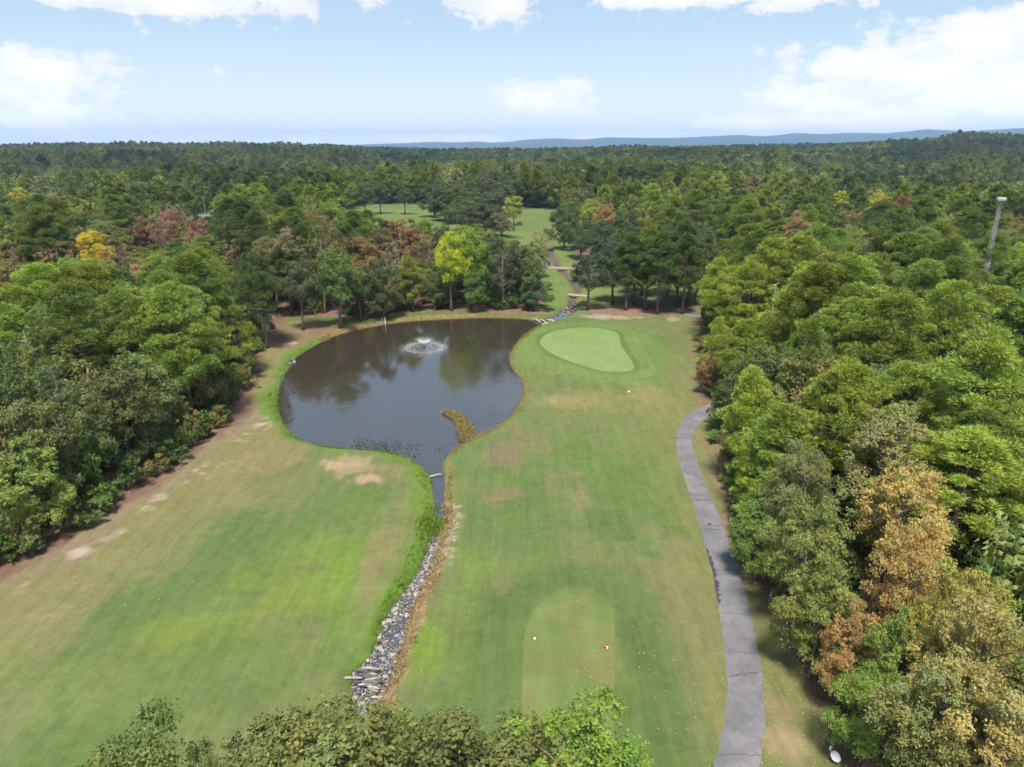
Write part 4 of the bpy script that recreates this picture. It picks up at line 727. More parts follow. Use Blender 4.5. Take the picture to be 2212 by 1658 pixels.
vi = np.where(PK == 0, rng.integers(0, len(FP), NP), rng.integers(0, len(FB), NP))
hh = np.where(PK == 0, ref[0][0][0], ref[1][0][0]); rr0 = np.where(PK == 0, ref[0][0][1], ref[1][0][1])
def attr(nm, typ, data, fld='value'): a = me.attributes.new(nm, typ, 'POINT'); a.data.foreach_set(fld, np.ascontiguousarray(data).ravel())
attr('scl', 'FLOAT_VECTOR', np.stack([PR_/rr0, PR_/rr0, PH/hh], 1).astype(np.float32), 'vector'); attr('rotv', 'FLOAT_VECTOR', np.stack([rng.normal(size=NP)*.03, rng.normal(size=NP)*.03, rng.random(NP)*6.28], 1).astype(np.float32), 'vector')
attr('pick', 'INT', vi.astype(np.int32)); attr('conifer', 'INT', PK.astype(np.int32)); attr('tcol', 'FLOAT_COLOR', np.c_[PCOL, np.ones(NP)].astype(np.float32), 'color')
def scatter_group(name, sets):
    """points with attributes conifer, pick, rotv, scl -> one of the meshes on each point; sets = [(code, meshes)]"""
    ng = bpy.data.node_groups.new(name, 'GeometryNodeTree'); ng.interface.new_socket('Geometry', in_out='INPUT', socket_type='NodeSocketGeometry'); ng.interface.new_socket('Geometry', in_out='OUTPUT', socket_type='NodeSocketGeometry')
    gi = ng.nodes.new('NodeGroupInput'); go = ng.nodes.new('NodeGroupOutput'); join_all = ng.nodes.new('GeometryNodeJoinGeometry')
    def named(nm, typ): a = ng.nodes.new('GeometryNodeInputNamedAttribute'); a.data_type = typ; a.inputs[0].default_value = nm; return a.outputs[0]
    def equal(nm, val):
        c = ng.nodes.new('FunctionNodeCompare'); c.data_type = 'INT'; c.operation = 'EQUAL'; A, B = [[q for q in c.inputs if q.name == k and q.type == 'INT'][0] for k in 'AB']; ng.links.new(named(nm, 'INT'), A); B.default_value = val; return c.outputs[0]
    m2p = ng.nodes.new('GeometryNodeMeshToPoints'); ng.links.new(gi.outputs[0], m2p.inputs[0])
    for code, meshes in sets:
        for vi_, m_e in enumerate(meshes):
            oi = ng.nodes.new('GeometryNodeObjectInfo'); oi.inputs[0].default_value = bpy.data.objects.new('tree_pattern', m_e)
            ip = ng.nodes.new('GeometryNodeInstanceOnPoints'); ng.links.new(m2p.outputs[0], ip.inputs['Points']); ng.links.new(oi.outputs['Geometry'], ip.inputs['Instance'])
            an = ng.nodes.new('FunctionNodeBooleanMath'); an.operation = 'AND'; ng.links.new(equal('conifer', code), an.inputs[0]); ng.links.new(equal('pick', vi_), an.inputs[1]); ng.links.new(an.outputs[0], ip.inputs['Selection'])
            ng.links.new(named('rotv', 'FLOAT_VECTOR'), ip.inputs['Rotation']); ng.links.new(named('scl', 'FLOAT_VECTOR'), ip.inputs['Scale']); ng.links.new(ip.outputs[0], join_all.inputs[0])
    ng.links.new(join_all.outputs[0], go.inputs[0]); return ng
dw = link('distant_wood', me, label='mixed pine and oak wood rolling away to the skyline', kind='stuff'); dw['category'] = 'forest'; md = dw.modifiers.new('scatter', 'NODES'); md.node_group = scatter_group('scatter_trees', [(0, fpm), (1, fbm_)])
# saplings and brush that fill the floor of the woods
UB = [as_far(broadleaf(440+i, 3.0, 1.7, .02, 14, .75, 110, .28, twigs=False)[1]) for i in range(3)]
X, Y = jitter_grid(-150, 150, 20, 210, 3.1); k = in_wood(X, Y); X, Y = X[k], Y[k]; u_, v_, f_2 = project(X, Y, 2.0); ed = edge_dist(X, Y); k = (f_2 > 10) & (u_ > -200) & (u_ < 2420) & (v_ < 1850) & (ed > 1.0) & (rng.random(len(X)) < np.where(Y > 138, .28, .8)); X, Y = X[k], Y[k]; n = len(X)
me = bpy.data.meshes.new('undergrowth'); me.vertices.add(n); me.vertices.foreach_set('co', np.stack([X, Y, land(X, Y)-.1], 1).astype(np.float32).ravel())
ru_ = rng.uniform(.7, 1.5, n); attr('scl', 'FLOAT_VECTOR', np.stack([ru_, ru_, ru_*rng.uniform(.6, 1.7, n)], 1).astype(np.float32), 'vector'); attr('rotv', 'FLOAT_VECTOR', np.stack([np.zeros(n), np.zeros(n), rng.random(n)*6.28], 1).astype(np.float32), 'vector'); attr('pick', 'INT', rng.integers(0, 3, n).astype(np.int32)); attr('conifer', 'INT', np.zeros(n, np.int32))
uc = np.array([(.055, .085, .03), (.075, .095, .035), (.06, .10, .03), (.10, .09, .045)])[rng.integers(0, 4, n)]*(1+rng.normal(size=(n, 1))*.15); attr('tcol', 'FLOAT_COLOR', np.c_[np.clip(uc, .02, .3), np.ones(n)].astype(np.float32), 'color')
uw = link('undergrowth', me, label='brush and saplings filling the floor of the woods', kind='stuff'); uw['category'] = 'undergrowth'; md = uw.modifiers.new('scatter', 'NODES'); md.node_group = scatter_group('scatter_brush', [(0, UB)])
print('TRIS', sum(sum(len(p.vertices)-2 for p in m.polygons) for m in bpy.data.meshes if m.users)) if False else None
print('TREES single', cnt, 'distant', NP)
# ------------------------------------------------------------------ creek bed and its stones
M_ROCK = solid('creek_rock', (.20, .182, .175), .8, 3.0, .4, .3, bump=.4)
M_BED = solid('wet_gravel', (.085, .078, .078), .55, 9.0, .6, .5, bump=.5, attr=False)
def rock_mesh(seed, slab=False):
    r = np.random.default_rng(seed); a = np.arange(8)*2*pi/8; V = [(0, 0, -.5)]
    for z, rad in ((-.38, .8), (.12, 1.0), (.42, .72)):
        for t in a: q = rad*(.78+.42*r.random()); V.append((q*cos(t)*.5, q*sin(t)*.5, z*(.85+.3*r.random())))
    V.append((0, 0, .5)); n = 8; T = [(0, 1+(j+1) % n, 1+j) for j in range(n)]+[(25, 17+j, 17+(j+1) % n) for j in range(n)]; Q = [(1+i*n+j, 1+i*n+(j+1) % n, 1+(i+1)*n+(j+1) % n, 1+(i+1)*n+j) for i in range(2) for j in range(n)]
    tone_ = .35+1.35*r.random()**1.4; return MB().add(V, Q, T, tint=(tone_, tone_*(.96+.06*r.random()), tone_*(.92+.1*r.random()))).mesh('stone', M_ROCK)
ROCKS = [rock_mesh(500+i) for i in range(14)]
bed = link('creek_bed', strip(CREEK_S[12:], CREEK_SW[12:], -.70, M_BED, 'creek_bed', .1), label='stony creek bed running down from the pond', kind='structure')
rs = np.random.default_rng(11)
CL_ = np.r_[0, np.cumsum(np.hypot(*np.diff(CREEK_S, axis=0).T))]; s_start = np.interp(11, np.arange(len(CREEK_S)), CL_); s_end = CL_[-10]
def creek_point(s, f):
    x, y = np.interp(s, CL_, CREEK_S[:, 0]), np.interp(s, CL_, CREEK_S[:, 1]); e = .3; dx, dy = np.interp(s+e, CL_, CREEK_S[:, 0])-x, np.interp(s+e, CL_, CREEK_S[:, 1])-y; L = math.hypot(dx, dy) or 1; w_ = np.interp(s, CL_, CREEK_SW); return x-dy/L*f*w_, y+dx/L*f*w_, math.atan2(dy, dx)
for i in range(290):
    s = s_start+(s_end-s_start)*rs.random()**.8; f = rs.uniform(-1.02, 1.02); x, y, an = creek_point(s, f); big = .14+.30*rs.random()**2.0
    o = link('stone', ROCKS[rs.integers(14)], bed, loc=(x, y, -.66+.12*abs(f)+big*.1), scale=(big*rs.uniform(.9, 1.7), big*rs.uniform(.7, 1.1), big*rs.uniform(.45, .8))); o.rotation_euler = (rs.normal()*.2, rs.normal()*.2, rs.random()*6.28)
sl0 = px_ground(770, 1462, -.4)
for i in range(16):                                              # pale tilted shelves of rock on the bend
    x, y = px_ground(762+rs.random()*50, 1440+i*3.2, -.4); o = link('slab', ROCKS[i % 14], bed, loc=(x, y, -.42+.02*i % .1), scale=(rs.uniform(.9, 1.5), rs.uniform(.16, .3), rs.uniform(.16, .28))); o.rotation_euler = (.25, .1, rs.normal()*.15+.12)
for i in range(10):
    x, y = px_ground(800+rs.random()*55, 1470+i*4, -.45); o = link('slab', ROCKS[(i*3) % 14], bed, loc=(x, y, -.5), scale=(rs.uniform(.7, 1.2), rs.uniform(.14, .24), rs.uniform(.16, .25))); o.rotation_euler = (.2, .1, rs.normal()*.2)
PB = MB(); rv = [np.array([v.co for v in m.vertices]) for m in ROCKS[:6]]; rq = [([list(p.vertices) for p in m.polygons if len(p.vertices) == 4], [list(p.vertices) for p in m.polygons if len(p.vertices) == 3]) for m in ROCKS[:6]]
for i in range(1500):
    s = s_start-1+(s_end-s_start+1)*rs.random(); x, y, an = creek_point(s, rs.uniform(-1.1, 1.1)); k = rs.integers(6); z = rs.random()*6.28; sc = .07+.10*rs.random(); t_ = rs.uniform(.5, 1.5)
    V = rv[k]*np.array([sc*1.5, sc, sc*.8]); PB.add(np.c_[V[:, 0]*cos(z)-V[:, 1]*sin(z)+x, V[:, 0]*sin(z)+V[:, 1]*cos(z)+y, V[:, 2]-.655], rq[k][0], rq[k][1], tint=(t_, t_*.97, t_*.94))
link('pebbles', PB.mesh('pebbles', M_ROCK), bed, kind='stuff')
M_BED2 = solid('muddy_creek_bed', (.085, .06, .045), .7, 5.0, .6, .4, bump=.5, attr=False)
ib = link('inlet_bed', strip(INLET_S[:48], INLET_SW[:48], -.61, M_BED2, 'inlet_bed', .1), label='rocky bed of the upper creek between the footbridges', kind='structure')
IL = np.r_[0, np.cumsum(np.hypot(*np.diff(INLET_S, axis=0).T))]
for i in range(60):
    k = rs.uniform(9, 40) if i > 30 else rs.uniform(9, 16); x, y = np.interp(k, np.arange(len(INLET_S)), INLET_S[:, 0])+rs.normal()*.8, np.interp(k, np.arange(len(INLET_S)), INLET_S[:, 1])+rs.normal()*.8; b = rs.uniform(.25, .6)
    link('stone', ROCKS[rs.integers(14)], ib, loc=(x, y, -.5+b*.1), rz=rs.random()*6.28, scale=(b*1.3, b, b*.6))
oc = link('outlet_rocks', None, label='small heap of grey rocks at the west rim of the pond', cat='rocks'); ox = px_ground(630, 785, ZW)
for i in range(14): x, y = ox+rs.normal(size=2)*np.array([.7, 1.2]); link('rock', ROCKS[i], oc, loc=(x, y, ZW+.05), rz=rs.random()*6, scale=(.7, .5, .45))

# ------------------------------------------------------------------ bank grasses, reeds, floating weed, fallen leaves
def blades(pts, hgt, rng_, n=6, lean=.45, wid=.03, cols=((1, 1, 1),), zoff=0.0, spread=.12):
    P = np.repeat(np.asarray(pts), n, 0); m = len(P); z = np.repeat(ground(np.asarray(pts)[:, 0], np.asarray(pts)[:, 1]), n); z = np.maximum(z, ZW-.05)+zoff
    B = np.c_[P+rng_.normal(size=(m, 2))*spread, z-.02]; h = np.broadcast_to(hgt, (len(pts),)).repeat(n)*(.6+.7*rng_.random(m)); d = rng_.normal(size=(m, 2))*lean; a = rng_.random(m)*6.28; sx = np.c_[np.cos(a), np.sin(a), np.zeros(m)]*wid
    tip = B+np.c_[d*h[:, None], h]; mid = B*.45+tip*.55+np.c_[np.zeros((m, 2)), .12*h]
    V = np.stack([B-sx, B+sx, mid+sx*.8, tip, mid-sx*.8], 1).reshape(-1, 3); i = np.arange(m)[:, None]*5
    c = np.asarray(cols)[rng_.integers(0, len(cols), len(pts))].repeat(n, 0)*(.75+.5*rng_.random((m, 1)))
    return V, np.concatenate([i+np.array([[0, 1, 2, 4]])]), i+np.array([[4, 2, 3]]), np.repeat(c, 5, 0)
def grass_stuff(name, label, sets):
    mb = MB()
    for s_ in sets: V, Qd, Tr, A = blades(*s_[0], **s_[1]); mb.add(V, Qd, Tr, tint=A)
    link(name, mb.mesh(name, M_BLADE), label=label, kind='stuff', color=(1, 1, 1))
def scatter(n, x0, x1, y0, y1, test):
    x, y = rs.uniform(x0, x1, n), rs.uniform(y0, y1, n); k = test(x, y); return np.c_[x[k], y[k]]
cw = px_ground(960, 1000)[0]; cut = lambda y: np.interp(y, CREEK_S[::-1, 1], CREEK_S[::-1, 0])
pr = scatter(26000, -46, 2, 66, 138, lambda x, y: (lambda d: (d > -.25) & (d < (3.4*fbm(x/3.2, y/3.2, 131, 3)-.3)*rs.random(len(x))) & (x < cw))(sdf(x, y, POND)))
lbk = scatter(16000, -22, 0, 36, 78, lambda x, y: (lambda d: (d > -.1) & (d < np.interp(y, [36, 42, 46, 50, 56, 62, 70, 78], [.12, .2, .35, .9, 1.5, 1.5, 1.2, 1.1])*(.45+.9*fbm(x/1.5, y/1.5, 55, 2))) & (x < cut(y)))(creek_sd(x, y)))
lbh = .07+.24*fbm(lbk[:, 0]/1.1, lbk[:, 1]/1.1, 88, 3)**1.5; G1, G2, G3 = (.115, .20, .03), (.15, .25, .035), (.19, .235, .045)
clump = px_ground(948, 1130); cl_ = np.c_[clump[0]-.7+rs.normal(size=200)*.6, clump[1]+rs.normal(size=200)*1.0]
grass_stuff('bank_grass', 'lush bright green grass along the pond rim and creek bank', [((pr, .20, rs), dict(n=5, cols=(G1, G2, G3))), ((lbk, lbh, rs), dict(n=5, cols=(G1, G2, (.10, .2, .025)))), ((cl_[:110], .5, rs), dict(n=8, cols=(G2, (.18, .28, .04)), spread=.2, lean=.5))])
rb = scatter(22000, -20, 3, 36, 80, lambda x, y: (lambda d: (d > -.05) & (d < .25+1.5*fbm(x/1.8, y/1.8, 151, 3)) & (x > cut(y)))(creek_sd(x, y)))
rc = scatter(9000, -16, 2, 64, 90, lambda x, y: (lambda d: (d > -.05) & (d < .9) & (x > cut(y)+.2))(sdf(x, y, POND)))
rr_ = scatter(20000, -8, 22, 78, 150, lambda x, y: (lambda d: (d > -.2) & (d < 1.3*rs.random(len(x))) & (x > cw))(sdf(x, y, POND)))
fb_ = scatter(14000, -42, 6, 134, 156, lambda x, y: (lambda d: (d > -.1) & (d < 2.2*rs.random(len(x))))(sdf(x, y, POND)))
sp_ = scatter(9000, -16, 0, 82, 104, lambda x, y: sdf(x, y, SPIT) < .15)
T1, T2, T3, T4 = (.34, .26, .15), (.44, .37, .25), (.28, .20, .11), (.22, .21, .07)
grass_stuff('dry_grass', 'tan dry grass on the east creek bank, the pond spit and the far shore', [((rb, .22, rs), dict(n=5, lean=.9, cols=(T1, T2, T3))), ((rc, .16, rs), dict(n=5, lean=.9, cols=(T1, T3, T4))), ((rr_, .18, rs), dict(n=4, cols=(T4, T3, (.2, .22, .045)))), ((fb_, .22, rs), dict(n=4, cols=(T4, T1, (.16, .19, .04)))), ((sp_, .42, rs), dict(n=5, lean=.6, cols=(T1, T3, T4)))])
def weed_test(x, y):
    d = sdf(x, y, POND); n_ = fbm(x/1.3, y/1.3, 83, 3); s_ = sdf(x, y, SPIT); c0 = px_ground(830, 968, ZW); c1 = px_ground(610, 860, ZW); c2 = px_ground(1100, 770, ZW)
    w0 = np.exp(-((x-c0[0])/5.5)**2-((y-c0[1])/2.6)**2)*1.5; w1 = .62*np.exp(-((x-c1[0]-1)/2.5)**2-((y-c1[1])/14)**2); w2 = .5*np.exp(-((x-c2[0]+1)/3)**2-((y-c2[1])/12)**2); w3 = .85*np.exp(-(np.maximum(s_, 0)/.9)**2)
    return (d < -.05) & (d > -5) & (rs.random(len(x)) < np.clip((np.maximum.reduce([w0, w1, w2, w3])+(n_-.5)*1.6-.25), 0, 1)*np.clip(1.25+d*.22, 0, 1))
wp = scatter(60000, -42, 10, 78, 142, weed_test); wm = MB(); n_ = len(wp); Nn = unit(np.c_[rs.normal(size=(n_, 2))*.35, np.ones(n_)]); wc = np.array([(.06, .075, .03), (.09, .10, .035), (.12, .085, .05), (.045, .05, .028)])[rs.integers(0, 4, n_)]*(.7+.6*rs.random((n_, 1)))
leaf_cards(wm, np.c_[wp, ZW+.02+.10*rs.random(n_)], Nn, .24, rs, wc); link('floating_weed', wm.mesh('floating_weed', M_BLADE), label='dark floating weed and lily pads along the pond margins', kind='stuff', color=(1, 1, 1))
lm_ = MB(); LP = []
for (u, v, ru, rv, n_) in [(1750, 1520, 110, 140, 260), (1700, 1400, 60, 120, 60), (1300, 1350, 240, 230, 80), (1150, 1180, 170, 90, 30), (560, 1350, 420, 230, 60), (1480, 1450, 90, 170, 60), (300, 1230, 220, 90, 40), (950, 1300, 60, 160, 40), (1240, 1500, 90, 60, 30)]:
    for _ in range(n_): LP.append(px_ground(u+rs.uniform(-1, 1)*ru, v+rs.uniform(-1, 1)*rv))
LP = np.array(LP); d_ = creek_sd(LP[:, 0], LP[:, 1]); LP = LP[d_ > 1.5]; n_ = len(LP); Nn = unit(np.c_[rs.normal(size=(n_, 2))*.35, np.ones(n_)])
leaf_cards(lm_, np.c_[LP, ground(LP[:, 0], LP[:, 1])+.075], Nn, .13, rs, np.array([(.46, .40, .21), (.52, .46, .27), (.40, .27, .12), (.48, .44, .30)])[rs.integers(0, 4, n_)]); link('fallen_leaves', lm_.mesh('fallen_leaves', M_BLADE), label='pale yellow fallen leaves scattered over the turf', kind='stuff', color=(1, 1, 1))
lt = MB(); L2 = scatter(9000, 12, 40, 30, 62, lambda x, y: (lambda d: (d > -1.0) & (d < 4.5))(np.interp(y, EDGE_R[:, 1], EDGE_R[:, 0])*-1+x+1.0)); n_ = len(L2); leaf_cards(lt, np.c_[L2, ground(L2[:, 0], L2[:, 1])+.05], unit(np.c_[rs.normal(size=(n_, 2))*.5, np.ones(n_)]), .19, rs, np.array([(.26, .13, .085), (.34, .19, .12), (.19, .10, .07), (.42, .28, .18)])[rs.integers(0, 4, n_)]); link('leaf_litter', lt.mesh('leaf_litter', M_BLADE), label='red-brown leaf litter under the edge of the right-hand wood', kind='stuff', color=(1, 1, 1))

# ------------------------------------------------------------------ fountain
M_SPRAY, ts = material('white_spray'); finish(ts, ts.n('ShaderNodeMixShader', {0: .45, 1: ts.n('ShaderNodeBsdfDiffuse', {'Color': (.85, .87, .9, 1)}).outputs[0], 2: ts.n('ShaderNodeBsdfTranslucent', {'Color': (.85, .87, .9, 1)}).outputs[0]}).outputs[0])
M_BLACK = solid('black_plastic', (.02, .02, .02), .5, 4.0, .2); M_WHITE = solid('white_paint', (.78, .78, .77), .45, 5.0, .06)
fp = px_ground(917, 752, ZW); fo = link('pond_fountain', None, label='small fountain throwing a white cone of spray in the pond', cat='fountain', loc=(fp[0], fp[1], ZW))
link('float', MB().lathe([(.02, .07), (.24, .07), (.3, .02), (.27, -.2), (.02, -.25)], 18).mesh('float', M_BLACK, True), fo); link('nozzle', MB().lathe([(.0, .34), (.07, .33), (.1, .2), (.14, .08)], 12).mesh('nozzle', M_BLACK, True), fo)
def droplets(P, S, name, par):
    n = len(P); O = np.array([(1, 0, 0), (-1, 0, 0), (0, 1, 0), (0, -1, 0), (0, 0, 1), (0, 0, -1)], float); V = (P[:, None]+O[None]*S[:, None, None]).reshape(-1, 3); t6 = np.array([(0, 2, 4), (2, 1, 4), (1, 3, 4), (3, 0, 4), (2, 0, 5), (1, 2, 5), (3, 1, 5), (0, 3, 5)])
    T = (np.arange(n)[:, None, None]*6+t6[None]).reshape(-1, 3); return link(name, MB().add(V, T=T).mesh(name, M_SPRAY, True), par, kind='stuff')
n_ = 14000; tt = rs.random(n_)**1.5; ph = rs.integers(0, 44, n_)*2*pi/44+rs.normal(size=n_)*.035; Rg = 3.6*(1+rs.normal(size=n_)*.08); Ht = 1.55*(1+rs.normal(size=n_)*.07)
# jets leave at a steep slant, arch over and fall on the ring
rad = Rg*tt; zz = .3+4*Ht*tt*(1-tt)*np.where(tt < .5, 1.0, .96)+rs.normal(size=n_)*.05*tt; P = np.c_[rad*np.cos(ph), rad*np.sin(ph), np.maximum(zz-.3*tt, .01)]
keepm = rs.random(n_) < np.clip(1.35-3.3*tt, .035, 1); droplets(P[keepm], .016+.022*rs.random(keepm.sum()), 'spray', fo)
n_ = 1300; ph = rs.random(n_)*2*pi; q = 3.5+rs.normal(size=n_)*.45+.7*np.abs(rs.normal(size=n_))*(rs.random(n_) < .25); droplets(np.c_[q*np.cos(ph), q*np.sin(ph), np.abs(rs.normal(size=n_))*.10], .018+.022*rs.random(n_), 'splash_ring', fo)
n_ = 2600; ph = rs.random(n_)*2*pi; q = 3.6*np.sqrt(rs.random(n_)); droplets(np.c_[q*np.cos(ph), q*np.sin(ph), np.abs(rs.normal(size=n_))*.5], .010+.014*rs.random(n_), 'mist', fo)

# ------------------------------------------------------------------ lattice tower in the right-hand wood
M_STEEL = solid('galvanised_steel', (.33, .345, .40), .45, 8.0, .15, .5, .35)
tx, ty = TOWER; tw = link('lattice_tower', None, label='slender grey lattice tower with a white head above the right-hand wood', cat='tower', loc=(tx, ty, 0), rz=.35)
TH = 26.8; half = lambda z: .40-.20*z/TH
for sx, sy in ((-1, -1), (1, -1), (1, 1), (-1, 1)): link('leg', MB().tube([(sx*half(0), sy*half(0), -.3), (sx*half(TH), sy*half(TH), TH)], [.045, .035], 6).mesh('leg', M_STEEL), tw)
zs = np.linspace(.3, TH-1.2, 31); crn = [(-1, -1), (1, -1), (1, 1), (-1, 1)]
for i in range(30):
    b_ = MB(); a0, a1 = half(zs[i]), half(zs[i+1])
    for j in range(4):
        (x0, y0), (x1, y1) = crn[j], crn[(j+1) % 4]; p, q_ = (x0*a0, y0*a0, zs[i]), (x1*a1, y1*a1, zs[i+1])
        if (i+j) % 2: p, q_ = (x1*a0, y1*a0, zs[i]), (x0*a1, y0*a1, zs[i+1])
        b_.tube([p, q_], .017, 4); b_.tube([(x0*a1, y0*a1, zs[i+1]), (x1*a1, y1*a1, zs[i+1])], .014, 4)
    link('brace', b_.mesh('brace', M_STEEL), tw)
link('platform', MB().lathe([(.02, TH-.05), (.5, TH-.05), (.5, TH+.03), (.02, TH+.03)], 8).mesh('platform', M_STEEL), tw)
hd = MB().lathe([(.02, 0), (.62, 0), (.74, .10), (.78, .48), (.72, .58), (.02, .60)], 6, (0, 0, TH+.04)); link('head', hd.mesh('head', solid('dull_white_housing', (.42, .42, .43), .6, 5.0, .1)), tw)

# ------------------------------------------------------------------ footbridges, logs
M_DECK = solid('weathered_boards', (.34, .27, .22), .85, 6.0, .3); M_LOG = solid('pale_driftwood', (.33, .30, .27), .85, 4.0, .25)
def bridge(a, b, wd, label, rails):
    A, B = px_ground(*a), px_ground(*b); d = B-A; L = float(np.hypot(*d)); an = math.atan2(d[1], d[0]); z = max(gz(*A), gz(*B))+.18; r = link('footbridge', None, label=label, cat='bridge', loc=(A[0], A[1], z), rz=an)
    pm = MB().box((0, 0, 0), (.21, wd, .05)).mesh('plank', M_DECK); n = int(L/.235)
    for i in range(n): link('plank', pm, r, loc=(.12+i*.235, 0, .03+rs.normal()*.004), rz=rs.normal()*.006)
    for s in (-1, 1): link('beam', MB().box((L/2, s*(wd/2-.15), -.12), (L+.6, .16, .22)).mesh('beam', M_DECK), r)
    if rails:
        for s in (-1, 1):
            link('kerb_rail', MB().box((L/2, s*(wd/2-.06), .20), (L, .12, .16)).mesh('kerb_rail', M_DECK), r)
            for i in range(5): link('post', MB().box((.1+(L-.2)*i/4, s*(wd/2+.06), .12), (.1, .1, .62)).mesh('post', M_DECK), r)
    return r
bridge((1185, 580), (1248, 582), 2.6, 'long low wooden footbridge over the upper creek by the path bend', True)
bridge((1229, 637), (1270, 641), 2.0, 'short wooden footbridge over the creek nearer the pond', False)
def log(a, b, r, label):
    A, B = px_ground(*a, ZW), px_ground(*b, ZW); P = [(A[0], A[1], ZW+.1), ((A[0]+B[0])/2+.2, (A[1]+B[1])/2, ZW+.25), (B[0], B[1], ZW+.12)]; g_ = link('fallen_log', MB().tube(P, [r, r*.9, r*.6], 7).mesh('fallen_log', M_LOG, True), label=label, cat='log', group='pale logs at the pond inlet')
log((1148, 690), (1168, 698), .22, 'pale log lying across the pond inlet, nearest the small round tree'); log((1160, 690), (1182, 700), .18, 'slim pale log beside the others in the pond inlet'); log((1181, 693), (1199, 697), .24, 'bleached log at the mouth of the stream'); log((1170, 703), (1190, 698), .16, 'short log lying crosswise at the stream mouth')
log((928, 1032), (957, 1027), .10, 'thin pale branch lying across the channel below the pond')

# ------------------------------------------------------------------ golf furniture
M_RED = solid('red_plastic', (.50, .07, .03), .5, 5.0, .1); M_ORANGE = solid('orange_cloth', (.75, .22, .05), .8, 5.0, .1); M_YEL = solid('yellow_stick', (.75, .62, .18), .5, 4.0, .1)
fx, fy = px_ground(1318, 776); fl = link('golf_flag', None, label='thin pin with a small orange flag on the putting green', cat='flag', loc=(fx, fy, gz(fx, fy)+.03))
link('pole', MB().tube([(0, 0, -.1), (0, 0, 1.1)], .018, 6).mesh('pole', M_YEL), fl); tg = MB(); xs_ = np.linspace(0, .34, 7); tg.add([(x, .05*sin(x*9), z) for x in xs_ for z in (.82, 1.08)]+[(x, .05*sin(x*9)+.012, z) for x in xs_ for z in (.82, 1.08)], [(2*i, 2*i+2, 2*i+3, 2*i+1) for i in range(6)]+[(14+2*i, 14+2*i+1, 14+2*i+3, 14+2*i+2) for i in range(6)]); link('flag', tg.mesh('flag', M_ORANGE), fl)
link('cup', MB().lathe([(.02, -.02), (.054, -.02), (.054, .004), (.06, .006)], 12).mesh('cup', M_WHITE), fl)
def block(u, v, label, mat, cat='marker', d=(.16, .16, .22)):
    x, y = px_ground(u, v); r = link('tee_marker', None, label=label, cat=cat, loc=(x, y, gz(x, y)+.03)); m = MB().lathe([(.01, d[2]), (d[0]*.42, d[2]*.96), (d[0]*.55, d[2]*.6), (d[0]*.5, .04), (d[0]*.2, 0), (d[0]*.1, -.08)], 10); link('body', m.mesh('body', mat, True), r); link('spike', MB().tube([(0, 0, -.15), (0, 0, .02)], .01, 5).mesh('spike', M_STEEL), r)
block(1155, 1398, 'small white tee marker on the left of the tee box', M_WHITE); block(1311, 1416, 'small white tee marker beside the red one', M_WHITE, d=(.13, .13, .16)); block(1306, 1413, 'round red tee marker on the right of the tee box', M_RED, d=(.22, .22, .2)); block(1358, 850, 'small white marker on the fairway short of the green', M_WHITE, d=(.3, .3, .25))
def stake(u, v, h, label, mat, r0=.03):
    x, y = px_ground(u, v); g_ = link('stake', None, label=label, cat='stake', loc=(x, y, gz(x, y))); link('shaft', MB().tube([(0, 0, -.2), (0.01, 0, h)], r0, 6).mesh('shaft', mat), g_); link('cap', MB().lathe([(0.005, h+.05), (r0*1.2, h+.03), (r0*1.3, h-.02), (r0*1.1, h-.03)], 8).mesh('cap', mat), g_)
stake(1664, 1293, .62, 'white stake in the litter beside the right-hand wood', M_WHITE, .035); stake(1139, 837, .7, 'dark stake on the east pond rim', M_DECK, .05); stake(884, 1003, .6, 'dark stake on the lush rim below the pond', M_DECK, .04); stake(968, 997, .6, 'dark stake at the mouth of the creek', M_DECK, .04); stake(832, 697, 1.5, 'white post on the far bank of the pond', M_WHITE, .06); stake(826, 696, 1.1, 'grey post beside the white one on the far bank', M_STEEL, .08)
dx_, dy_ = px_ground(1802, 1647); ds = link('dish_antenna', None, label='small white dish with a boxy arm on the grass near the cart path', cat='dish', loc=(dx_, dy_, gz(dx_, dy_)), rz=.5)
bw = MB(); k = 20; prof = [(.001, .0), (.12, .008), (.22, .028), (.30, .052), (.335, .066), (.335, .050), (.30, .036), (.2, .008), (.001, -.02)]; bw.lathe(prof, k); V = np.concatenate(bw.V); ca, sa = cos(.55), sin(.55); V = np.c_[V[:, 0], V[:, 1]*ca-V[:, 2]*sa, V[:, 1]*sa+V[:, 2]*ca]+np.array([0, 0, .42]); b2 = MB().add(V, np.concatenate(bw.Q)); link('bowl', b2.mesh('bowl', M_WHITE, True), ds)
link('mast', MB().tube([(0, .02, -.2), (0, .02, .42)], .03, 8).mesh('mast', M_STEEL), ds); ar = link('arm', MB().tube([(0, .1, .4), (.05, .32, .42), (.1, .42, .6)], .022, 6).mesh('arm', M_STEEL), ds); link('feed', MB().box((.1, .43, .66), (.13, .12, .30)).mesh('feed', M_WHITE), ar)

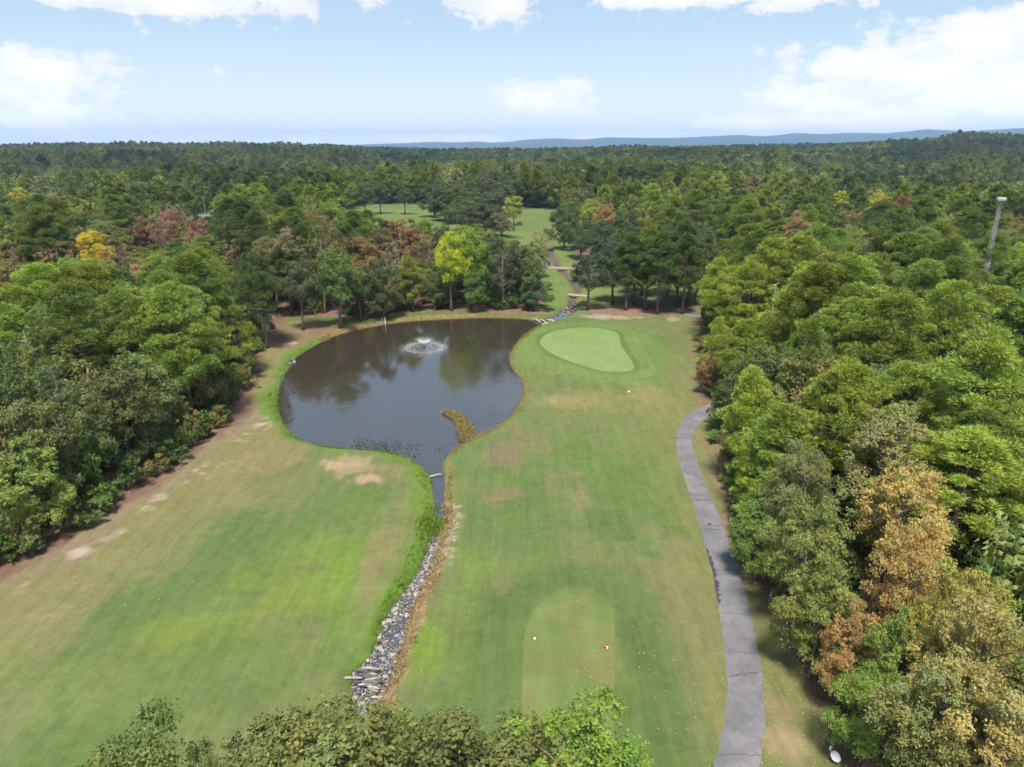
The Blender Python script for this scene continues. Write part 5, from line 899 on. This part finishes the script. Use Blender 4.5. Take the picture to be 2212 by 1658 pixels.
# ------------------------------------------------------------------ poles and houses among the trees
def pole(u, vb, vt, label):
    x, y = px_ground(u, vb); h = top_height(x, y, vt); r = link('utility_pole', None, label=label, cat='pole', loc=(x, y, gz(x, y)), rz=.3); link('mast', MB().tube([(0, 0, -.3), (0, 0, h)], [.2, .13], 7).mesh('mast', M_LOG), r); link('crossarm', MB().box((0, 0, h-.5), (2.2, .12, .14)).mesh('crossarm', M_LOG), r)
    for q in (-.9, 0, .9): link('insulator', MB().lathe([(.01, .22), (.06, .2), (.05, 0)], 8, (q, 0, h-.43)).mesh('insulator', M_WHITE), r)
pole(445, 472, 424, 'pale utility pole beyond the russet crowns'); pole(606, 470, 432, 'utility pole in the wood left of the far fairway'); pole(868, 432, 398, 'utility pole by the road beyond the far fairway'); pole(880, 432, 398, 'second utility pole by the road beyond the far fairway')
M_WALL = solid('brown_siding', (.22, .19, .165), .8, 3.0, .1); M_ROOF = solid('grey_shingles', (.13, .135, .16), .85, 8.0, .2); M_GLASS = solid('window_glass', (.03, .04, .05), .1, 2.0, .1, .6)
def house(x, y, rz, L, W, h, label):
    r = link('house', None, label=label, cat='house', loc=(x, y, gz(x, y)), rz=rz); m = MB(); l, w_ = L/2, W/2
    m.add([(-l, -w_, -.3), (l, -w_, -.3), (l, w_, -.3), (-l, w_, -.3), (-l, -w_, h), (l, -w_, h), (l, w_, h), (-l, w_, h), (-l, 0, h+W*.28), (l, 0, h+W*.28)], [(0, 1, 5, 4), (2, 3, 7, 6), (1, 2, 6, 5), (3, 0, 4, 7)], [(5, 6, 9), (7, 4, 8)]); link('wall', m.mesh('wall', M_WALL), r)
    f = MB()
    for s in (-1, 1):
        e = w_+.5; z0, z1 = h-.5*.56+.03, h+W*.28+.05; f.add([(-l-.5, s*e, z0), (l+.5, s*e, z0), (l+.5, 0, z1), (-l-.5, 0, z1), (-l-.5, s*e, z0+.16), (l+.5, s*e, z0+.16), (l+.5, 0, z1+.16), (-l-.5, 0, z1+.16)], [(0, 1, 2, 3), (4, 5, 6, 7), (0, 1, 5, 4), (1, 2, 6, 5), (3, 0, 4, 7)])
    ro = link('roof', f.mesh('roof', M_ROOF), r); link('chimney', MB().box((l*.4, .6, h+W*.28+.3), (.7, .7, 1.4)).mesh('chimney', M_WALL), ro)
    link('door', MB().box((0, -w_-.02, 1.0), (1.0, .08, 2.1)).mesh('door', M_DECK), r)
    for q in (-.6, .6): wn = link('window', MB().box((q*l, -w_-.01, 1.6), (1.5, .07, 1.2)).mesh('window', M_WHITE), r); link('pane', MB().box((q*l, -w_-.035, 1.6), (1.3, .07, 1.0)).mesh('pane', M_GLASS), wn)
for (x, y), a_, b_, c_, d_, lb in HOUSES: house(x, y, a_, b_, c_, d_, lb)
# ------------------------------------------------------------------ haze over the distance
HAZE = 0.000082
hm, ht = material('humid_air'); ht.n('ShaderNodeOutputMaterial', {'Volume': ht.n('ShaderNodeVolumePrincipled', {'Color': (.41, .63, .98, 1), 'Density': HAZE, 'Anisotropy': 0.0}).outputs[0]})
hb_ = MB().box((0, 7600, 150.0), (31500, 16400, 340.0)); link('haze', hb_.mesh('haze', hm), kind='stuff', label='pale blue summer haze over the distant hills')
